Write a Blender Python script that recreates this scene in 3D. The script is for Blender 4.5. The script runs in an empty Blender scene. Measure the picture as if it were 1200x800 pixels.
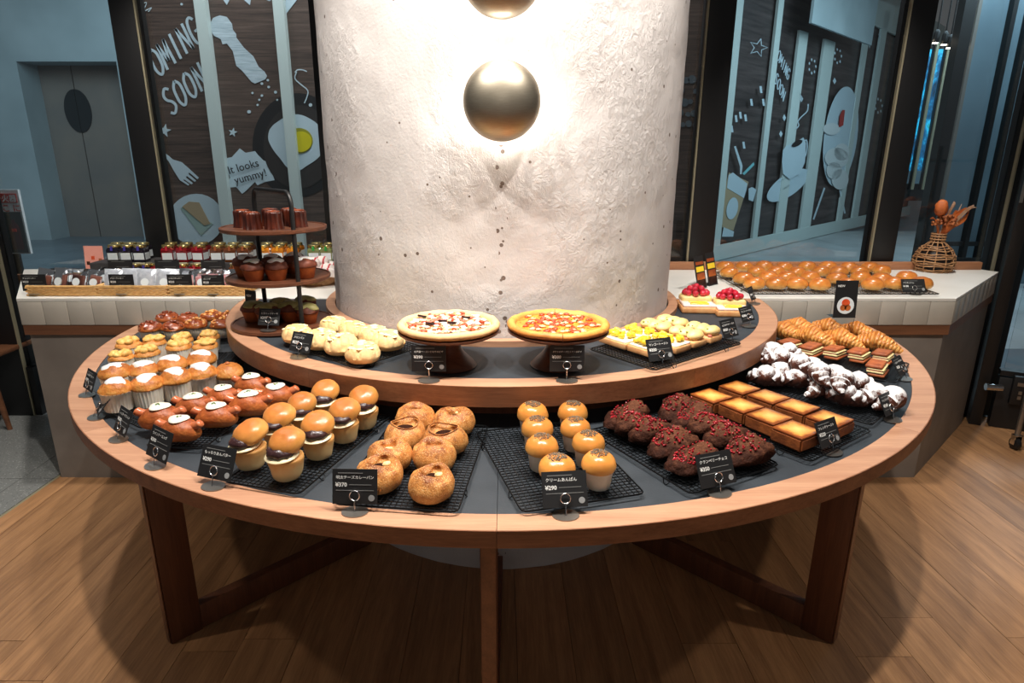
import bpy, bmesh, math, random
from mathutils import Vector, Matrix, noise
random.seed(7)
PI = math.pi
SC = bpy.context.scene
COL = SC.collection

# ------------------------------------------------------------------ camera
H = 1.55                                   # lens height above the floor
F = 740.0                                  # focal length in pixels of a 1200 px wide frame
PITCH = math.radians(16.49)
S_, C_ = math.sin(PITCH), math.cos(PITCH)
CX = 588.0
cam = bpy.data.cameras.new('camera'); camo = bpy.data.objects.new('camera', cam); COL.objects.link(camo)
cam.sensor_width = 36.0; cam.lens = 36.0 * F / 1200.0; cam.shift_x = (600 - CX) / 1200.0
cam.clip_start = 0.05
camo.location = (0, 0, H); camo.rotation_euler = (PI/2 - PITCH, 0, 0)
SC.camera = camo

# ------------------------------------------------------------------ world, lamps, exposure
w = bpy.data.worlds.new('world'); SC.world = w; w.use_nodes = True
bg = w.node_tree.nodes['Background']; bg.inputs[0].default_value = (0.70, 0.72, 0.74, 1); bg.inputs[1].default_value = 0.10
SC.view_settings.view_transform = 'Standard'; SC.view_settings.look = 'None'
SC.view_settings.gamma = 1.0; SC.view_settings.exposure = 0.0

def lamp(kind, name, loc, target, energy, color, size=0.06, cone=60, blend=0.5, sy=None):
    l = bpy.data.lights.new(name, kind); o = bpy.data.objects.new(name, l); COL.objects.link(o)
    l.energy = energy; l.color = color; o.location = loc
    if kind == 'SPOT':
        l.spot_size = math.radians(cone); l.spot_blend = blend; l.shadow_soft_size = size
    elif kind == 'POINT': l.shadow_soft_size = size
    elif kind == 'AREA':
        l.shape = 'RECTANGLE'; l.size = size; l.size_y = sy or size
    d = Vector(target) - Vector(loc); o.rotation_euler = d.to_track_quat('-Z', 'Y').to_euler()
    return o
WARM = (1.0, 0.86, 0.70)
NEUT = (1.0, 0.94, 0.87)
for sx in (-1, 1):
    lamp('SPOT', 'ceiling_spot', (.22*sx, 1.5, 3.2), (.2*sx, 1.75, 0.8), 95, NEUT, .04, 95, .6)
    lamp('SPOT', 'ceiling_spot', (.68*sx, 1.3, 3.2), (1.05*sx, 1.8, 0.8), 182, NEUT, .04, 100, .6)
lamp('SPOT', 'ceiling_spot', (-1.9, 2.95, 3.1), (-1.75, 3.25, 0.9), 130, NEUT, .05, 70, .6)
lamp('SPOT', 'ceiling_spot', (1.9, 2.95, 3.1), (1.75, 3.25, 0.9), 130, NEUT, .05, 70, .6)
lamp('SPOT', 'ceiling_spot', (-2.6, 1.2, 3.1), (-2.3, 1.6, 0.0), 60, WARM, .05, 70, .8)
lamp('SPOT', 'ceiling_spot', (2.6, 1.2, 3.1), (2.3, 1.7, 0.0), 70, WARM, .05, 70, .8)
lamp('SPOT', 'added_fill_spot', (0.0, -1.8, 2.5), (0.0, 2.0, 0.85), 20, NEUT, .35, 80, .8)  # added soft fill from behind the camera; no known fixture hangs there
COOL = (0.62, 0.86, 1.0)
lamp('AREA', 'mall_ceiling_light', (-7.0, 8.5, 4.6), (-7.5, 9.5, 0), 125, COOL, 5, sy=3)
lamp('AREA', 'mall_ceiling_light', (-1.0, 4.4, 4.4), (-1.2, 5.2, 1.0), 150, (.9, .95, 1), 4, sy=.5)
lamp('AREA', 'mall_ceiling_light', (6.5, 8.0, 3.95), (6.2, 9.0, 0), 230, COOL, 4, sy=3)

# ------------------------------------------------------------------ pixel <-> place helpers
def ray(x, y):
    v = y - 400.0
    return (x - CX), F*C_ - v*S_, F*S_ + v*C_           # right, forward, down
def at(x, y, z):                                         # point of a level surface at height z
    a, b, c = ray(x, y); t = (H - z)/c
    return Vector((a*t, b*t, z))
def atY(x, y, Y):                                        # point of a wall at distance Y
    a, b, c = ray(x, y); t = Y/b
    return Vector((a*t, Y, H - c*t))
def at45(x, y, k=6.3):                                   # point of the shop front that runs along Y = X + k
    a, b, c = ray(x, y); t = k/(b - a)
    return Vector((a*t, b*t, H - c*t))

# ------------------------------------------------------------------ materials
def rgb(r, g, b):
    f = lambda c: (c/255/12.92 if c/255 <= .04045 else ((c/255 + .055)/1.055)**2.4)
    return (f(r), f(g), f(b), 1)
class NT:
    def __init__(s, name):
        s.m = bpy.data.materials.new(name); s.m.use_nodes = True
        s.t = s.m.node_tree; s.n = s.t.nodes; s.l = s.t.links
        s.b = s.n['Principled BSDF']; s.out = s.n['Material Output']
    def add(s, t, **k):
        n = s.n.new(t)
        for a, v in k.items(): setattr(n, a, v)
        return n
    def link(s, a, b): s.l.new(a, b)
    def coord(s, which='Object', scale=(1, 1, 1)):
        tc = s.add('ShaderNodeTexCoord'); mp = s.add('ShaderNodeMapping'); mp.inputs['Scale'].default_value = scale
        s.link(tc.outputs[which], mp.inputs[0]); return mp.outputs[0]
    def noise(s, vec, scale, detail=3, rough=.55, dist=0):
        n = s.add('ShaderNodeTexNoise'); n.inputs['Scale'].default_value = scale; n.inputs['Detail'].default_value = detail
        n.inputs['Roughness'].default_value = rough; n.inputs['Distortion'].default_value = dist
        s.link(vec, n.inputs['Vector']); return n.outputs['Fac']
    def ramp(s, fac, stops):
        r = s.add('ShaderNodeValToRGB'); e = r.color_ramp.elements
        while len(e) < len(stops): e.new(.5)
        for i, (p, c) in enumerate(stops): e[i].position = p; e[i].color = c
        s.link(fac, r.inputs[0]); return r.outputs[0]
    def mix(s, fac, a, b, mode='MIX'):
        m = s.add('ShaderNodeMix', data_type='RGBA', blend_type=mode)
        for sock, v in ((m.inputs[0], fac), (m.inputs[6], a), (m.inputs[7], b)):
            if hasattr(v, 'links'): s.link(v, sock)
            else: sock.default_value = v
        return m.outputs[2]
    def math(s, op, a, b=0.0, c=0.0):
        m = s.add('ShaderNodeMath', operation=op)
        for sock, v in zip(m.inputs, (a, b, c)):
            if hasattr(v, 'links'): s.link(v, sock)
            else: sock.default_value = v
        return m.outputs[0]
    def vary(s, col, lo=.85, hi=1.12):                    # small difference from one object to the next
        oi = s.add('ShaderNodeObjectInfo'); mr = s.add('ShaderNodeMapRange')
        mr.inputs['To Min'].default_value = lo; mr.inputs['To Max'].default_value = hi
        s.link(oi.outputs['Random'], mr.inputs[0]); h = s.add('ShaderNodeHueSaturation')
        s.link(mr.outputs[0], h.inputs['Value']); s.link(col, h.inputs['Color']); return h.outputs[0]
    def bump(s, h, strength, dist=.002):
        b = s.add('ShaderNodeBump'); b.inputs['Strength'].default_value = strength; b.inputs['Distance'].default_value = dist
        s.link(h, b.inputs['Height']); s.link(b.outputs[0], s.b.inputs['Normal'])
def mat(name, c, rough=.5, c2=None, scale=20, stretch=(1, 1, 1), bump=0, bscale=60, bdist=.002, metal=0, coat=0, vary=0, emit=0, sss=0, spec=.5, detail=4):
    k = NT(name); b = k.b
    b.inputs['Roughness'].default_value = rough; b.inputs['Metallic'].default_value = metal
    b.inputs['Specular IOR Level'].default_value = spec
    if coat: b.inputs['Coat Weight'].default_value = coat; b.inputs['Coat Roughness'].default_value = .15
    if sss:
        b.inputs['Subsurface Weight'].default_value = sss; b.inputs['Subsurface Radius'].default_value = (.01, .006, .003); b.inputs['Subsurface Scale'].default_value = .6
    if c2:
        col = k.ramp(k.noise(k.coord('Object', stretch), scale, detail), [(.32, c), (.68, c2)])
    else:
        r = k.add('ShaderNodeRGB'); r.outputs[0].default_value = c; col = r.outputs[0]
    if vary: col = k.vary(col, 1 - vary, 1 + vary)
    k.link(col, b.inputs['Base Color'])
    if emit: k.link(col, b.inputs['Emission Color']); b.inputs['Emission Strength'].default_value = emit
    if bump: k.bump(k.noise(k.coord('Object', stretch), bscale, 4), bump, bdist)
    return k.m
def baked(name, low, mid, top, z0, z1, rough=.45, nscale=35, namp=.35, bump=.5, bscale=120, speck=None, coat=0, sss=.05, bdist=.002, spec=.5):
    """crust that browns from its base towards its crown"""
    k = NT(name); b = k.b; v = k.coord('Object')
    sep = k.add('ShaderNodeSeparateXYZ'); k.link(v, sep.inputs[0])
    mr = k.add('ShaderNodeMapRange'); mr.inputs['From Min'].default_value = z0; mr.inputs['From Max'].default_value = z1
    k.link(sep.outputs['Z'], mr.inputs[0])
    n = k.noise(v, nscale, 5, .6)
    f = k.math('ADD', mr.outputs[0], k.math('MULTIPLY', k.math('SUBTRACT', n, .5), namp*2))
    col = k.ramp(f, [(.05, low), (.5, mid), (.95, top)])
    if speck:
        vo = k.add('ShaderNodeTexVoronoi'); vo.inputs['Scale'].default_value = speck[1]; k.link(v, vo.inputs['Vector'])
        m = k.math('LESS_THAN', vo.outputs['Distance'], speck[2]); col = k.mix(m, col, speck[0])
    col = k.vary(col, .88, 1.1)
    k.link(col, b.inputs['Base Color']); b.inputs['Roughness'].default_value = rough; b.inputs['Specular IOR Level'].default_value = spec
    if coat: b.inputs['Coat Weight'].default_value = coat; b.inputs['Coat Roughness'].default_value = .2
    if sss: b.inputs['Subsurface Weight'].default_value = sss; b.inputs['Subsurface Radius'].default_value = (.008, .004, .002); b.inputs['Subsurface Scale'].default_value = .5
    k.bump(k.noise(v, bscale, 4), bump, bdist)
    return k.m
def wood(name, a, b_, axis=1, scale=6, rough=.45, vary=.12, bump=.15, ring=14):
    k = NT(name); st = [ring, ring, ring]; st[axis] = .9
    v = k.coord('Object', st); oi = k.add('ShaderNodeObjectInfo')
    ad = k.add('ShaderNodeVectorMath', operation='ADD'); cm = k.add('ShaderNodeCombineXYZ')
    k.link(k.math('MULTIPLY', oi.outputs['Random'], 37.0), cm.inputs[2]); k.link(k.math('MULTIPLY', oi.outputs['Random'], 11.0), cm.inputs[axis])
    k.link(v, ad.inputs[0]); k.link(cm.outputs[0], ad.inputs[1]); v = ad.outputs[0]
    n1 = k.noise(v, scale*.25, 4, .6, .6); n2 = k.noise(v, scale*2.2, 6, .65, .2)
    f = k.math('ADD', k.math('MULTIPLY', n1, .6), k.math('MULTIPLY', n2, .4))
    col = k.vary(k.ramp(f, [(.34, a), (.64, b_)]), 1 - vary, 1 + vary)
    k.link(col, k.b.inputs['Base Color']); k.b.inputs['Roughness'].default_value = rough
    k.bump(n2, bump, .001)
    return k.m
def clear(name, tint=(1, 1, 1, 1), refl=.08, rough=.0):
    """thin sheet of glass or film: mirror part grows towards grazing view"""
    k = NT(name); k.n.remove(k.b)
    t = k.add('ShaderNodeBsdfTransparent'); t.inputs[0].default_value = tint
    g = k.add('ShaderNodeBsdfGlossy'); g.inputs['Roughness'].default_value = rough; g.inputs[0].default_value = (1, 1, 1, 1)
    fr = k.add('ShaderNodeFresnel'); fr.inputs[0].default_value = 1.45
    mx = k.add('ShaderNodeMixShader'); k.link(k.math('MULTIPLY', fr.outputs[0], refl/.04), mx.inputs[0])
    k.link(t.outputs[0], mx.inputs[1]); k.link(g.outputs[0], mx.inputs[2]); k.link(mx.outputs[0], k.out.inputs[0])
    return k.m

# ------------------------------------------------------------------ mesh helpers
def crom(pts, n):                                         # smooth curve through points
    P = [Vector(p) for p in pts]; P = [P[0]*2 - P[1]] + P + [P[-1]*2 - P[-2]]; out = []
    for i in range(1, len(P) - 2):
        for j in range(n):
            t = j/n; a, b, c, d = P[i-1:i+3]
            out.append(.5*((2*b) + (c - a)*t + (2*a - 5*b + 4*c - d)*t*t + (3*b - a - 3*c + d)*t**3))
    out.append(P[-2]); return out
class G:
    """collects shapes; obj() links them as one mesh object"""
    def __init__(s): s.v = []; s.f = []
    def add(s, v, f, M=None):
        o = len(s.v); s.v += [tuple(M @ Vector(p)) if M else tuple(p) for p in v]; s.f += [tuple(i + o for i in q) for q in f]; return s
    def box(s, c, d, rz=0, bevel=0, M=None):
        x, y, z = d[0]/2, d[1]/2, d[2]/2
        T = Matrix.Translation(c) @ Matrix.Rotation(rz, 4, 'Z')
        if M: T = M @ T
        if not bevel:
            v = [(-x,-y,-z),(x,-y,-z),(x,y,-z),(-x,y,-z),(-x,-y,z),(x,-y,z),(x,y,z),(-x,y,z)]
            f = [(0,3,2,1),(4,5,6,7),(0,1,5,4),(1,2,6,5),(2,3,7,6),(3,0,4,7)]
            return s.add(v, f, T)
        bm = bmesh.new(); bmesh.ops.create_cube(bm, size=1)
        for q in bm.verts: q.co = Vector((q.co.x*2*x, q.co.y*2*y, q.co.z*2*z))
        bmesh.ops.bevel(bm, geom=list(bm.edges), offset=bevel, segments=2, profile=.5, affect='EDGES')
        bm.verts.index_update(); v = [q.co.copy() for q in bm.verts]; f = [[q.index for q in p.verts] for p in bm.faces]; bm.free()
        return s.add(v, f, T)
    def tube(s, pts, r, n=6, closed=False, cap=True, M=None):
        pts = [Vector(p) for p in pts]; m = len(pts); R = r if isinstance(r, (list, tuple)) else [r]*m
        v = []; f = []; up = None
        for i, p in enumerate(pts):
            if closed: t = pts[(i+1) % m] - pts[i-1]
            else: t = pts[min(i+1, m-1)] - pts[max(i-1, 0)]
            t = t.normalized() if t.length > 1e-9 else Vector((0, 0, 1))
            if up is None: up = Vector((0, 0, 1)) if abs(t.z) < .9 else Vector((1, 0, 0))
            a = t.cross(up)
            if a.length < 1e-6: a = t.cross(Vector((0, 1, 0)))
            a.normalize(); b = a.cross(t); up = b
            for k in range(n):
                th = 2*PI*k/n; v.append(p + a*math.cos(th)*R[i] + b*math.sin(th)*R[i])
        for i in range(m if closed else m-1):
            j = (i+1) % m
            for k in range(n): f.append((i*n+k, i*n+(k+1) % n, j*n+(k+1) % n, j*n+k))
        if cap and not closed: f.append(tuple(range(n-1, -1, -1))); f.append(tuple((m-1)*n+k for k in range(n)))
        return s.add(v, f, M)
    def lathe(s, prof, n=24, fn=None, M=None, a0=0):
        """prof: (radius, z) from the bottom up; fn(x, y, z, angle, i) may move a point"""
        v = []; f = []; rows = []
        for i, (r, z) in enumerate(prof):
            if r < 1e-6: rows.append([len(v)]); p = (0, 0, z); v.append(fn(0, 0, z, 0, i) if fn else p)
            else:
                row = []
                for k in range(n):
                    a = a0 + 2*PI*k/n; p = (r*math.cos(a), r*math.sin(a), z); row.append(len(v)); v.append(fn(*p, a, i) if fn else p)
                rows.append(row)
        for a, b in zip(rows, rows[1:]):
            for k in range(n):
                k2 = (k+1) % n
                if len(a) == 1 and len(b) == 1: continue
                if len(a) == 1: f.append((a[0], b[k2], b[k]))
                elif len(b) == 1: f.append((a[k], a[k2], b[0]))
                else: f.append((a[k], a[k2], b[k2], b[k]))
        return s.add(v, f, M)
    def ball(s, c, r, n=10, m=6, M=None, fn=None):
        rx, ry, rz = r if isinstance(r, (tuple, list)) else (r, r, r)
        pr = [(math.sin(PI*i/m), -math.cos(PI*i/m)) for i in range(m+1)]
        g = G().lathe(pr, n); v = []
        for p in g.v:
            q = Vector((c[0]+p[0]*rx, c[1]+p[1]*ry, c[2]+p[2]*rz)); v.append(fn(q) if fn else q)
        return s.add(v, g.f, M)
    def prism(s, poly, z0, z1, M=None):                    # level polygon pulled up
        n = len(poly); v = [(x, y, z0) for x, y in poly] + [(x, y, z1) for x, y in poly]
        f = [tuple(range(n-1, -1, -1)), tuple(range(n, 2*n))] + [(i, (i+1) % n, n+(i+1) % n, n+i) for i in range(n)]
        return s.add(v, f, M)
    def arc(s, c, r0, r1, z0, z1, a0, a1, n, ymax=-.03):              # piece of a flat ring
        v = []; f = []
        for i in range(n+1):
            a = a0 + (a1 - a0)*i/n; ca, sa = math.cos(a), math.sin(a)
            for r, z in ((r0, z0), (r1, z0), (r1, z1), (r0, z1)): v.append((c[0]+r*ca, min(c[1]+r*sa, ymax), z))
        for i in range(n):
            o = i*4
            for k in range(4): f.append((o+k, o+(k+1) % 4, o+4+(k+1) % 4, o+4+k))
        f += [(3, 2, 1, 0), tuple(n*4+k for k in range(4))]
        return s.add(v, f)
    def mesh(s, name, m, smooth=None):
        me = bpy.data.meshes.new(name); me.from_pydata(s.v, [], s.f)
        bm = bmesh.new(); bm.from_mesh(me); bmesh.ops.recalc_face_normals(bm, faces=bm.faces); bm.to_mesh(me); bm.free()
        me.materials.append(m)
        if smooth is None: smooth = 35
        if smooth:
            me.polygons.foreach_set('use_smooth', [True]*len(me.polygons))
            if smooth < 180: me.set_sharp_from_angle(angle=math.radians(smooth))
        me.update(); return me
    def obj(s, name, m, parent=None, smooth=None, kind=None, label=None, loc=None):
        o = bpy.data.objects.new(name, s.mesh(name, m, smooth)); COL.objects.link(o)
        if parent: o.parent = parent
        if kind: o['kind'] = kind
        if label: o['label'] = label
        if loc: o.location = loc
        return o
def thing(name, label=None, cat=None, loc=(0, 0, 0), rz=0, group=None, kind=None):
    o = bpy.data.objects.new(name, None); COL.objects.link(o); o.empty_display_size = .05
    o.location = loc; o.rotation_euler = (0, 0, rz)
    return tag(o, label, cat, group, kind)
def tag(o, label=None, cat=None, group=None, kind=None):
    for k, v in (('label', label), ('category', cat), ('group', group), ('kind', kind)):
        if v: o[k] = v
    return o
def dup(o, parent=None):                                  # a thing with copies of its parts and sub-parts
    c = o.copy(); COL.objects.link(c)
    if parent: c.parent = parent
    for ch in o.children: dup(ch, c)
    return c
ORD = ['first', 'second', 'third', 'fourth', 'fifth', 'sixth', 'seventh', 'eighth', 'ninth', 'tenth', 'eleventh', 'twelfth', 'thirteenth', 'fourteenth']
class Stock:
    """a few differently shaped samples of one kind; give() hands out the samples first, then copies"""
    def __init__(s, maker, n): s.p = [maker(i) for i in range(n)]; s.used = [False]*n; s.i = 0
    def give(s, loc, rz=0, label=None, cat=None, group=None, sc=1, tilt=(0, 0)):
        k = s.i % len(s.p); s.i += 1
        o = s.p[k] if not s.used[k] else dup(s.p[k])
        s.used[k] = True
        o.location = loc; o.rotation_euler = (tilt[0], tilt[1], rz); o.scale = (sc, sc, sc)
        return tag(o, label, cat, group)
def nz(p, f, seed=0): return noise.noise(Vector((p[0]*f + seed*17.3, p[1]*f + seed*5.1, p[2]*f - seed*9.7)))
def rough(g, amp, f, seed=0, flat=None):                  # push points in and out by noise
    v = []
    for p in g.v:
        d = Vector((p[0], p[1], p[2]*.6)); d = d.normalized() if d.length > 1e-6 else Vector((0, 0, 1))
        q = Vector(p) + d*amp*(nz(p, f, seed) + .5*nz(p, f*2.3, seed + 3))
        if flat is not None and q.z < flat: q.z = flat
        v.append(tuple(q))
    g.v = v; return g
def text_mesh(body, size, m, align='LEFT', bold=0):
    cu = bpy.data.curves.new('lettering', 'FONT'); cu.body = body; cu.size = size; cu.align_x = align; cu.offset = bold
    cu.resolution_u = 2
    o = bpy.data.objects.new('lettering', cu); COL.objects.link(o)
    dg = bpy.context.evaluated_depsgraph_get(); me = bpy.data.meshes.new_from_object(o.evaluated_get(dg))
    bpy.data.objects.remove(o); me.materials.clear(); me.materials.append(m); me.name = 'lettering'
    return me
# ------------------------------------------------------------------ shared materials
ZT, ZR, ZC = .792, .92, .918               # table top, upper tier, window counters
CEN = (0.0, 2.85)                          # axis of column, table and tier
M = {}
M['black'] = mat('black_metal', rgb(20, 20, 21), .45)
M['blackwire'] = mat('black_wire', rgb(22, 24, 26), .35, metal=.6)
M['brass'] = mat('brass_strip', rgb(176, 168, 140), .4, metal=.5)
M['chrome'] = mat('chrome', rgb(215, 215, 215), .16, metal=1)
M['steel'] = mat('steel', rgb(150, 146, 140), .35, metal=.9)
M['slate'] = mat('slate', rgb(44, 50, 56), .55, rgb(56, 62, 68), 9, bump=.15, bscale=200)
M['grout'] = mat('grout', rgb(120, 116, 108), .8)
M['tile'] = mat('white_tile', rgb(178, 172, 160), .3, rgb(188, 182, 171), 6, vary=.05)
M['top'] = mat('counter_white', rgb(226, 224, 216), .35, rgb(236, 234, 228), 4)
M['band'] = wood('band_wood', rgb(92, 58, 38), rgb(128, 84, 56), 0, 5)
M['body'] = mat('counter_grey', rgb(112, 104, 97), .6, rgb(128, 120, 112), 5, bump=.2, bscale=50)
M['plank'] = wood('floor_oak', rgb(130, 92, 61), rgb(184, 138, 95), 1, 5, .42, .13, .1)
M['rim'] = wood('rim_wood', rgb(168, 120, 92), rgb(198, 152, 120), 0, 7, .45, .06, .1)
M['leg'] = wood('leg_wood', rgb(84, 48, 30), rgb(116, 70, 44), 2, 6, .5, .08)
M['walnut'] = wood('walnut', rgb(70, 40, 28), rgb(112, 68, 46), 0, 7, .4, .1)
M['sill'] = wood('sill_wood', rgb(140, 92, 62), rgb(176, 122, 86), 0, 5)
M['paper'] = mat('paper_cup', rgb(248, 240, 226), .7, rgb(236, 222, 200), 30, sss=.15)
M['white'] = mat('white_print', rgb(222, 230, 232), .6)
M['cream'] = mat('cream', rgb(246, 238, 220), .45, sss=.15, bump=.3, bscale=90)
M['card'] = mat('card_black', rgb(26, 26, 27), .55)
M['ink'] = mat('ink_white', rgb(235, 235, 230), .6)
M['dimink'] = mat('ink_grey', rgb(120, 120, 118), .6)
M['glass'] = clear('window_glass', (.97, .99, .99, 1), .05)
M['film'] = clear('clear_film', (.93, .95, .97, 1), .13, .12)

# ------------------------------------------------------------------ floor
fl = G().box((0, 1.4, -.06), (8.4, 5.4, .1)).obj('floor', M['grout'], kind='structure')
M['seam'] = mat('floor_base', rgb(70, 50, 36), .7)
fl.data.materials[0] = M['seam']
PW = .182
A0, B0 = at(66, 561, 0), at(0, 607, 0)     # edge between oak and terrazzo
def oak_left(y):
    t = (y - A0.y)/(B0.y - A0.y); return A0.x + (B0.x - A0.x)*t
random.seed(3)
for i in range(-22, 23):
    x0 = i*PW + .05; y = -.4 - random.random()*1.3
    while y < 3.9:
        L = 1.45; ya, yb = max(y, -.4), min(y + L, 3.6); y += L
        if yb - ya < .02 or x0 > 3.9: continue
        x1 = x0 + PW - .0016
        # clip against the slanted terrazzo edge
        poly = [(x0, ya), (x1, ya), (x1, yb - .0016), (x0, yb - .0016)]
        cl = []
        for a, b in zip(poly, poly[1:] + poly[:1]):
            da, db = a[0] - oak_left(a[1]), b[0] - oak_left(b[1])
            if da >= 0: cl.append(a)
            if da*db < 0: t = da/(da - db); cl.append((a[0] + (b[0]-a[0])*t, a[1] + (b[1]-a[1])*t))
        if len(cl) >= 3: G().prism(cl, -.011, random.uniform(-.0004, .0004)).obj('plank', M['plank'], fl)
terr = NT('terrazzo'); v_ = terr.coord('Object')
vo = terr.add('ShaderNodeTexVoronoi'); vo.inputs['Scale'].default_value = 95; terr.link(v_, vo.inputs['Vector'])
terr.link(terr.mix(terr.math('LESS_THAN', vo.outputs['Distance'], .3), rgb(120, 122, 120), terr.ramp(vo.outputs['Color'], [(.3, rgb(86, 88, 88)), (.7, rgb(165, 166, 162))])), terr.b.inputs['Base Color'])
terr.b.inputs['Roughness'].default_value = .55
M['terrazzo'] = terr.m
yy = [-.4, 1.63, 2.83, 4.03, 4.8]
for a, b in zip(yy, yy[1:]):
    n = 0
    for xa, xb in ((-4.8, -3.6), (-3.6, -2.4), (-2.4, -1.9)):
        poly = [(xa, a), (xb, a), (xb, b - .003), (xa, b - .003)]; cl = []
        for p, q in zip(poly, poly[1:] + poly[:1]):
            da, db = oak_left(p[1]) - .02 - p[0], oak_left(q[1]) - .02 - q[0]
            if da >= 0: cl.append(p)
            if da*db < 0: t = da/(da - db); cl.append((p[0] + (q[0]-p[0])*t, p[1] + (q[1]-p[1])*t))
        if len(cl) >= 3: G().prism([(x + (.003 if x == xa else 0), y) for x, y in cl], -.011, 0).obj('terrazzo_slab', M['terrazzo'], fl)
d_ = (B0 - A0).normalized()
G().tube([(oak_left(3.5) - .01, 3.5, -.006), (oak_left(-.4) - .01, -.4, -.006)], .0085, 4).obj('edge_strip', M['brass'], fl)

# ------------------------------------------------------------------ mall floor and its buildings
M['mallfloor'] = mat('mall_paving', rgb(148, 156, 158), .35, rgb(176, 184, 186), 1.4, bump=.05, bscale=20)
M['mallfloor2'] = mat('mall_paving_dark', rgb(84, 98, 106), .3, rgb(104, 116, 124), 1.4)
mf = G().box((0, 13.6, -.09), (60, 20, .1)).obj('floor_mall', M['mallfloor2'], kind='structure')
# paving slabs, light with a darker course in front of the concrete wall and a dark band near the windows
for iy in range(9):
    for ix in range(-13, 16):
        xa, ya = ix*1.2, 3.82 + iy*1.2
        if ya > 13.2 or abs(xa) > ya*1.05 + 1.2: continue
        dark = (xa < -2 and ya + .6 > -.35*xa + 5.7 and xa < -4.2 and ya > 6) or (xa > 1.0 and ya < 4.5 and ix % 3 == 0)
        G().box((xa + .6, ya + .6, -.02), (1.195, 1.195, .04)).obj('paving_slab', M['mallfloor2'] if dark else M['mallfloor'], mf)
# concrete wall with the lift portal
M['concrete'] = mat('concrete', rgb(150, 166, 170), .6, rgb(172, 188, 192), .9, bump=.1, bscale=8)
M['liftdoor'] = mat('lift_door', rgb(120, 116, 112), .4, rgb(138, 128, 118), 1.2)
M['gap'] = mat('door_gap_dark', rgb(62, 58, 56), .6); M['darkgreen'] = mat('dark_disc', rgb(20, 30, 34), .9)
YW = 12.0
pa, pb = atY(19, 72, YW), atY(136, 72, YW)
wl = G()
wl.box(((-20 + pa.x)/2, YW + .4, 2.5), (pa.x + 20, .8, 5.0)).box(((pb.x - 2.0)/2, YW + .4, 2.5), (-2.0 - pb.x, .8, 5.0))
wl.box(((pa.x + pb.x)/2, YW + .4, (pa.z + 5)/2), (pb.x - pa.x, .8, 5 - pa.z))
wallL = wl.obj('wall_left', M['concrete'], kind='structure', smooth=0)
dr = thing('door_1', loc=((pa.x + pb.x)/2, YW + .55, 0), kind='structure')
wd = pb.x - pa.x; sx_ = atY(91, 130, YW + .5).x - (pa.x + pb.x)/2
for a, b in ((-wd/2, sx_ - .01), (sx_ + .01, wd/2)):
    G().box(((a + b)/2, 0, pa.z/2), (b - a, .06, pa.z)).obj('door_panel', M['liftdoor'], dr, 0)
G().box((sx_, .02, pa.z/2), (.09, .02, pa.z)).obj('door_gap', M['gap'], dr, 0)
g = G(); zc = atY(94, 130, YW + .5).z
for s in (-1, 1):
    pts = [(.24*math.cos(a), .38*math.sin(a)) for a in [(-PI/2 + PI*i/20) if s > 0 else (PI/2 + PI*i/20) for i in range(21)]]
    g.prism(pts, -.01, .01, Matrix.Translation((sx_ + s*.006, -.04, zc)) @ Matrix.Rotation(PI/2, 4, 'X'))
g.obj('door_handle', M['darkgreen'], dr, 0)
# ---- boarding with the wood print, facing the bakery (left of the column)
k = NT('wood_print'); v_ = k.coord('Object', (1, 1, 26)); n1 = k.noise(v_, 1.9, 8, .75, .4)
vz = k.coord('Object', (.5, .5, 5.0)); wv = k.noise(vz, 1.4, 1)
k.link(k.ramp(k.math('ADD', k.math('MULTIPLY', n1, .75), k.math('MULTIPLY', wv, .25)), [(.36, rgb(46, 36, 31)), (.55, rgb(86, 70, 61)), (.72, rgb(122, 104, 92))]), k.b.inputs['Base Color'])
k.b.inputs['Roughness'].default_value = .5; M['woodprint'] = k.m
M['pale'] = mat('print_pale_blue', rgb(186, 206, 214), .5)
M['paleline'] = mat('print_pale_hatched', rgb(196, 212, 218), .5, rgb(150, 168, 176), 8, (1, 1, 26))
M['mullionwhite'] = mat('mullion_white', rgb(190, 204, 200), .5)
M['printblack'] = mat('print_black', rgb(24, 24, 25), .5)
M['yolk'] = mat('print_yolk', rgb(208, 196, 20), .5)
M['yolkrim'] = mat('print_yolk_edge', rgb(150, 148, 30), .5)
M['tan'] = mat('print_tan', rgb(168, 150, 118), .5); M['tan2'] = mat('print_green_grey', rgb(150, 176, 168), .5)
YB = 5.2
hb = G().box((-.6, YB + .04, 1.9), (4.44, .08, 3.8)).obj('boarding', M['woodprint'], smooth=0)
tag(hb, 'dark wood-print boarding with a white pepper mill and fried-egg pan drawn on it', 'wall panel')
def flat(poly, plane, name, m, lift=.004, parent=None):
    """print: a flat outline lying on a boarding"""
    P = [plane(x, y) for x, y in poly]; n = len(P)
    a = sum(((P[i] - P[0]).cross(P[(i+1) % n] - P[0]) for i in range(n)), Vector()).normalized()
    if a.dot(Vector((0, 0, H)) - P[0]) < 0: a = -a
    v = [p + a*lift for p in P] + [p + a*(lift - .003) for p in P]
    g = G().add(v, [tuple(range(n)), tuple(range(2*n - 1, n - 1, -1))] + [(i, n+i, n+(i+1) % n, (i+1) % n) for i in range(n)])
    return g.obj(name, m, parent, 0)
def stroke_poly(pts, wd, curve=0):
    if curve: pts = [(p.x, p.y) for p in crom([(a, b, 0) for a, b in pts], curve)]
    L, R = [], []
    for i, p in enumerate(pts):
        a, b = pts[max(i-1, 0)], pts[min(i+1, len(pts)-1)]
        dx, dy = b[0]-a[0], b[1]-a[1]; l = math.hypot(dx, dy) or 1
        L.append((p[0] - dy/l*wd/2, p[1] + dx/l*wd/2)); R.append((p[0] + dy/l*wd/2, p[1] - dx/l*wd/2))
    return L, R
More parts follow.
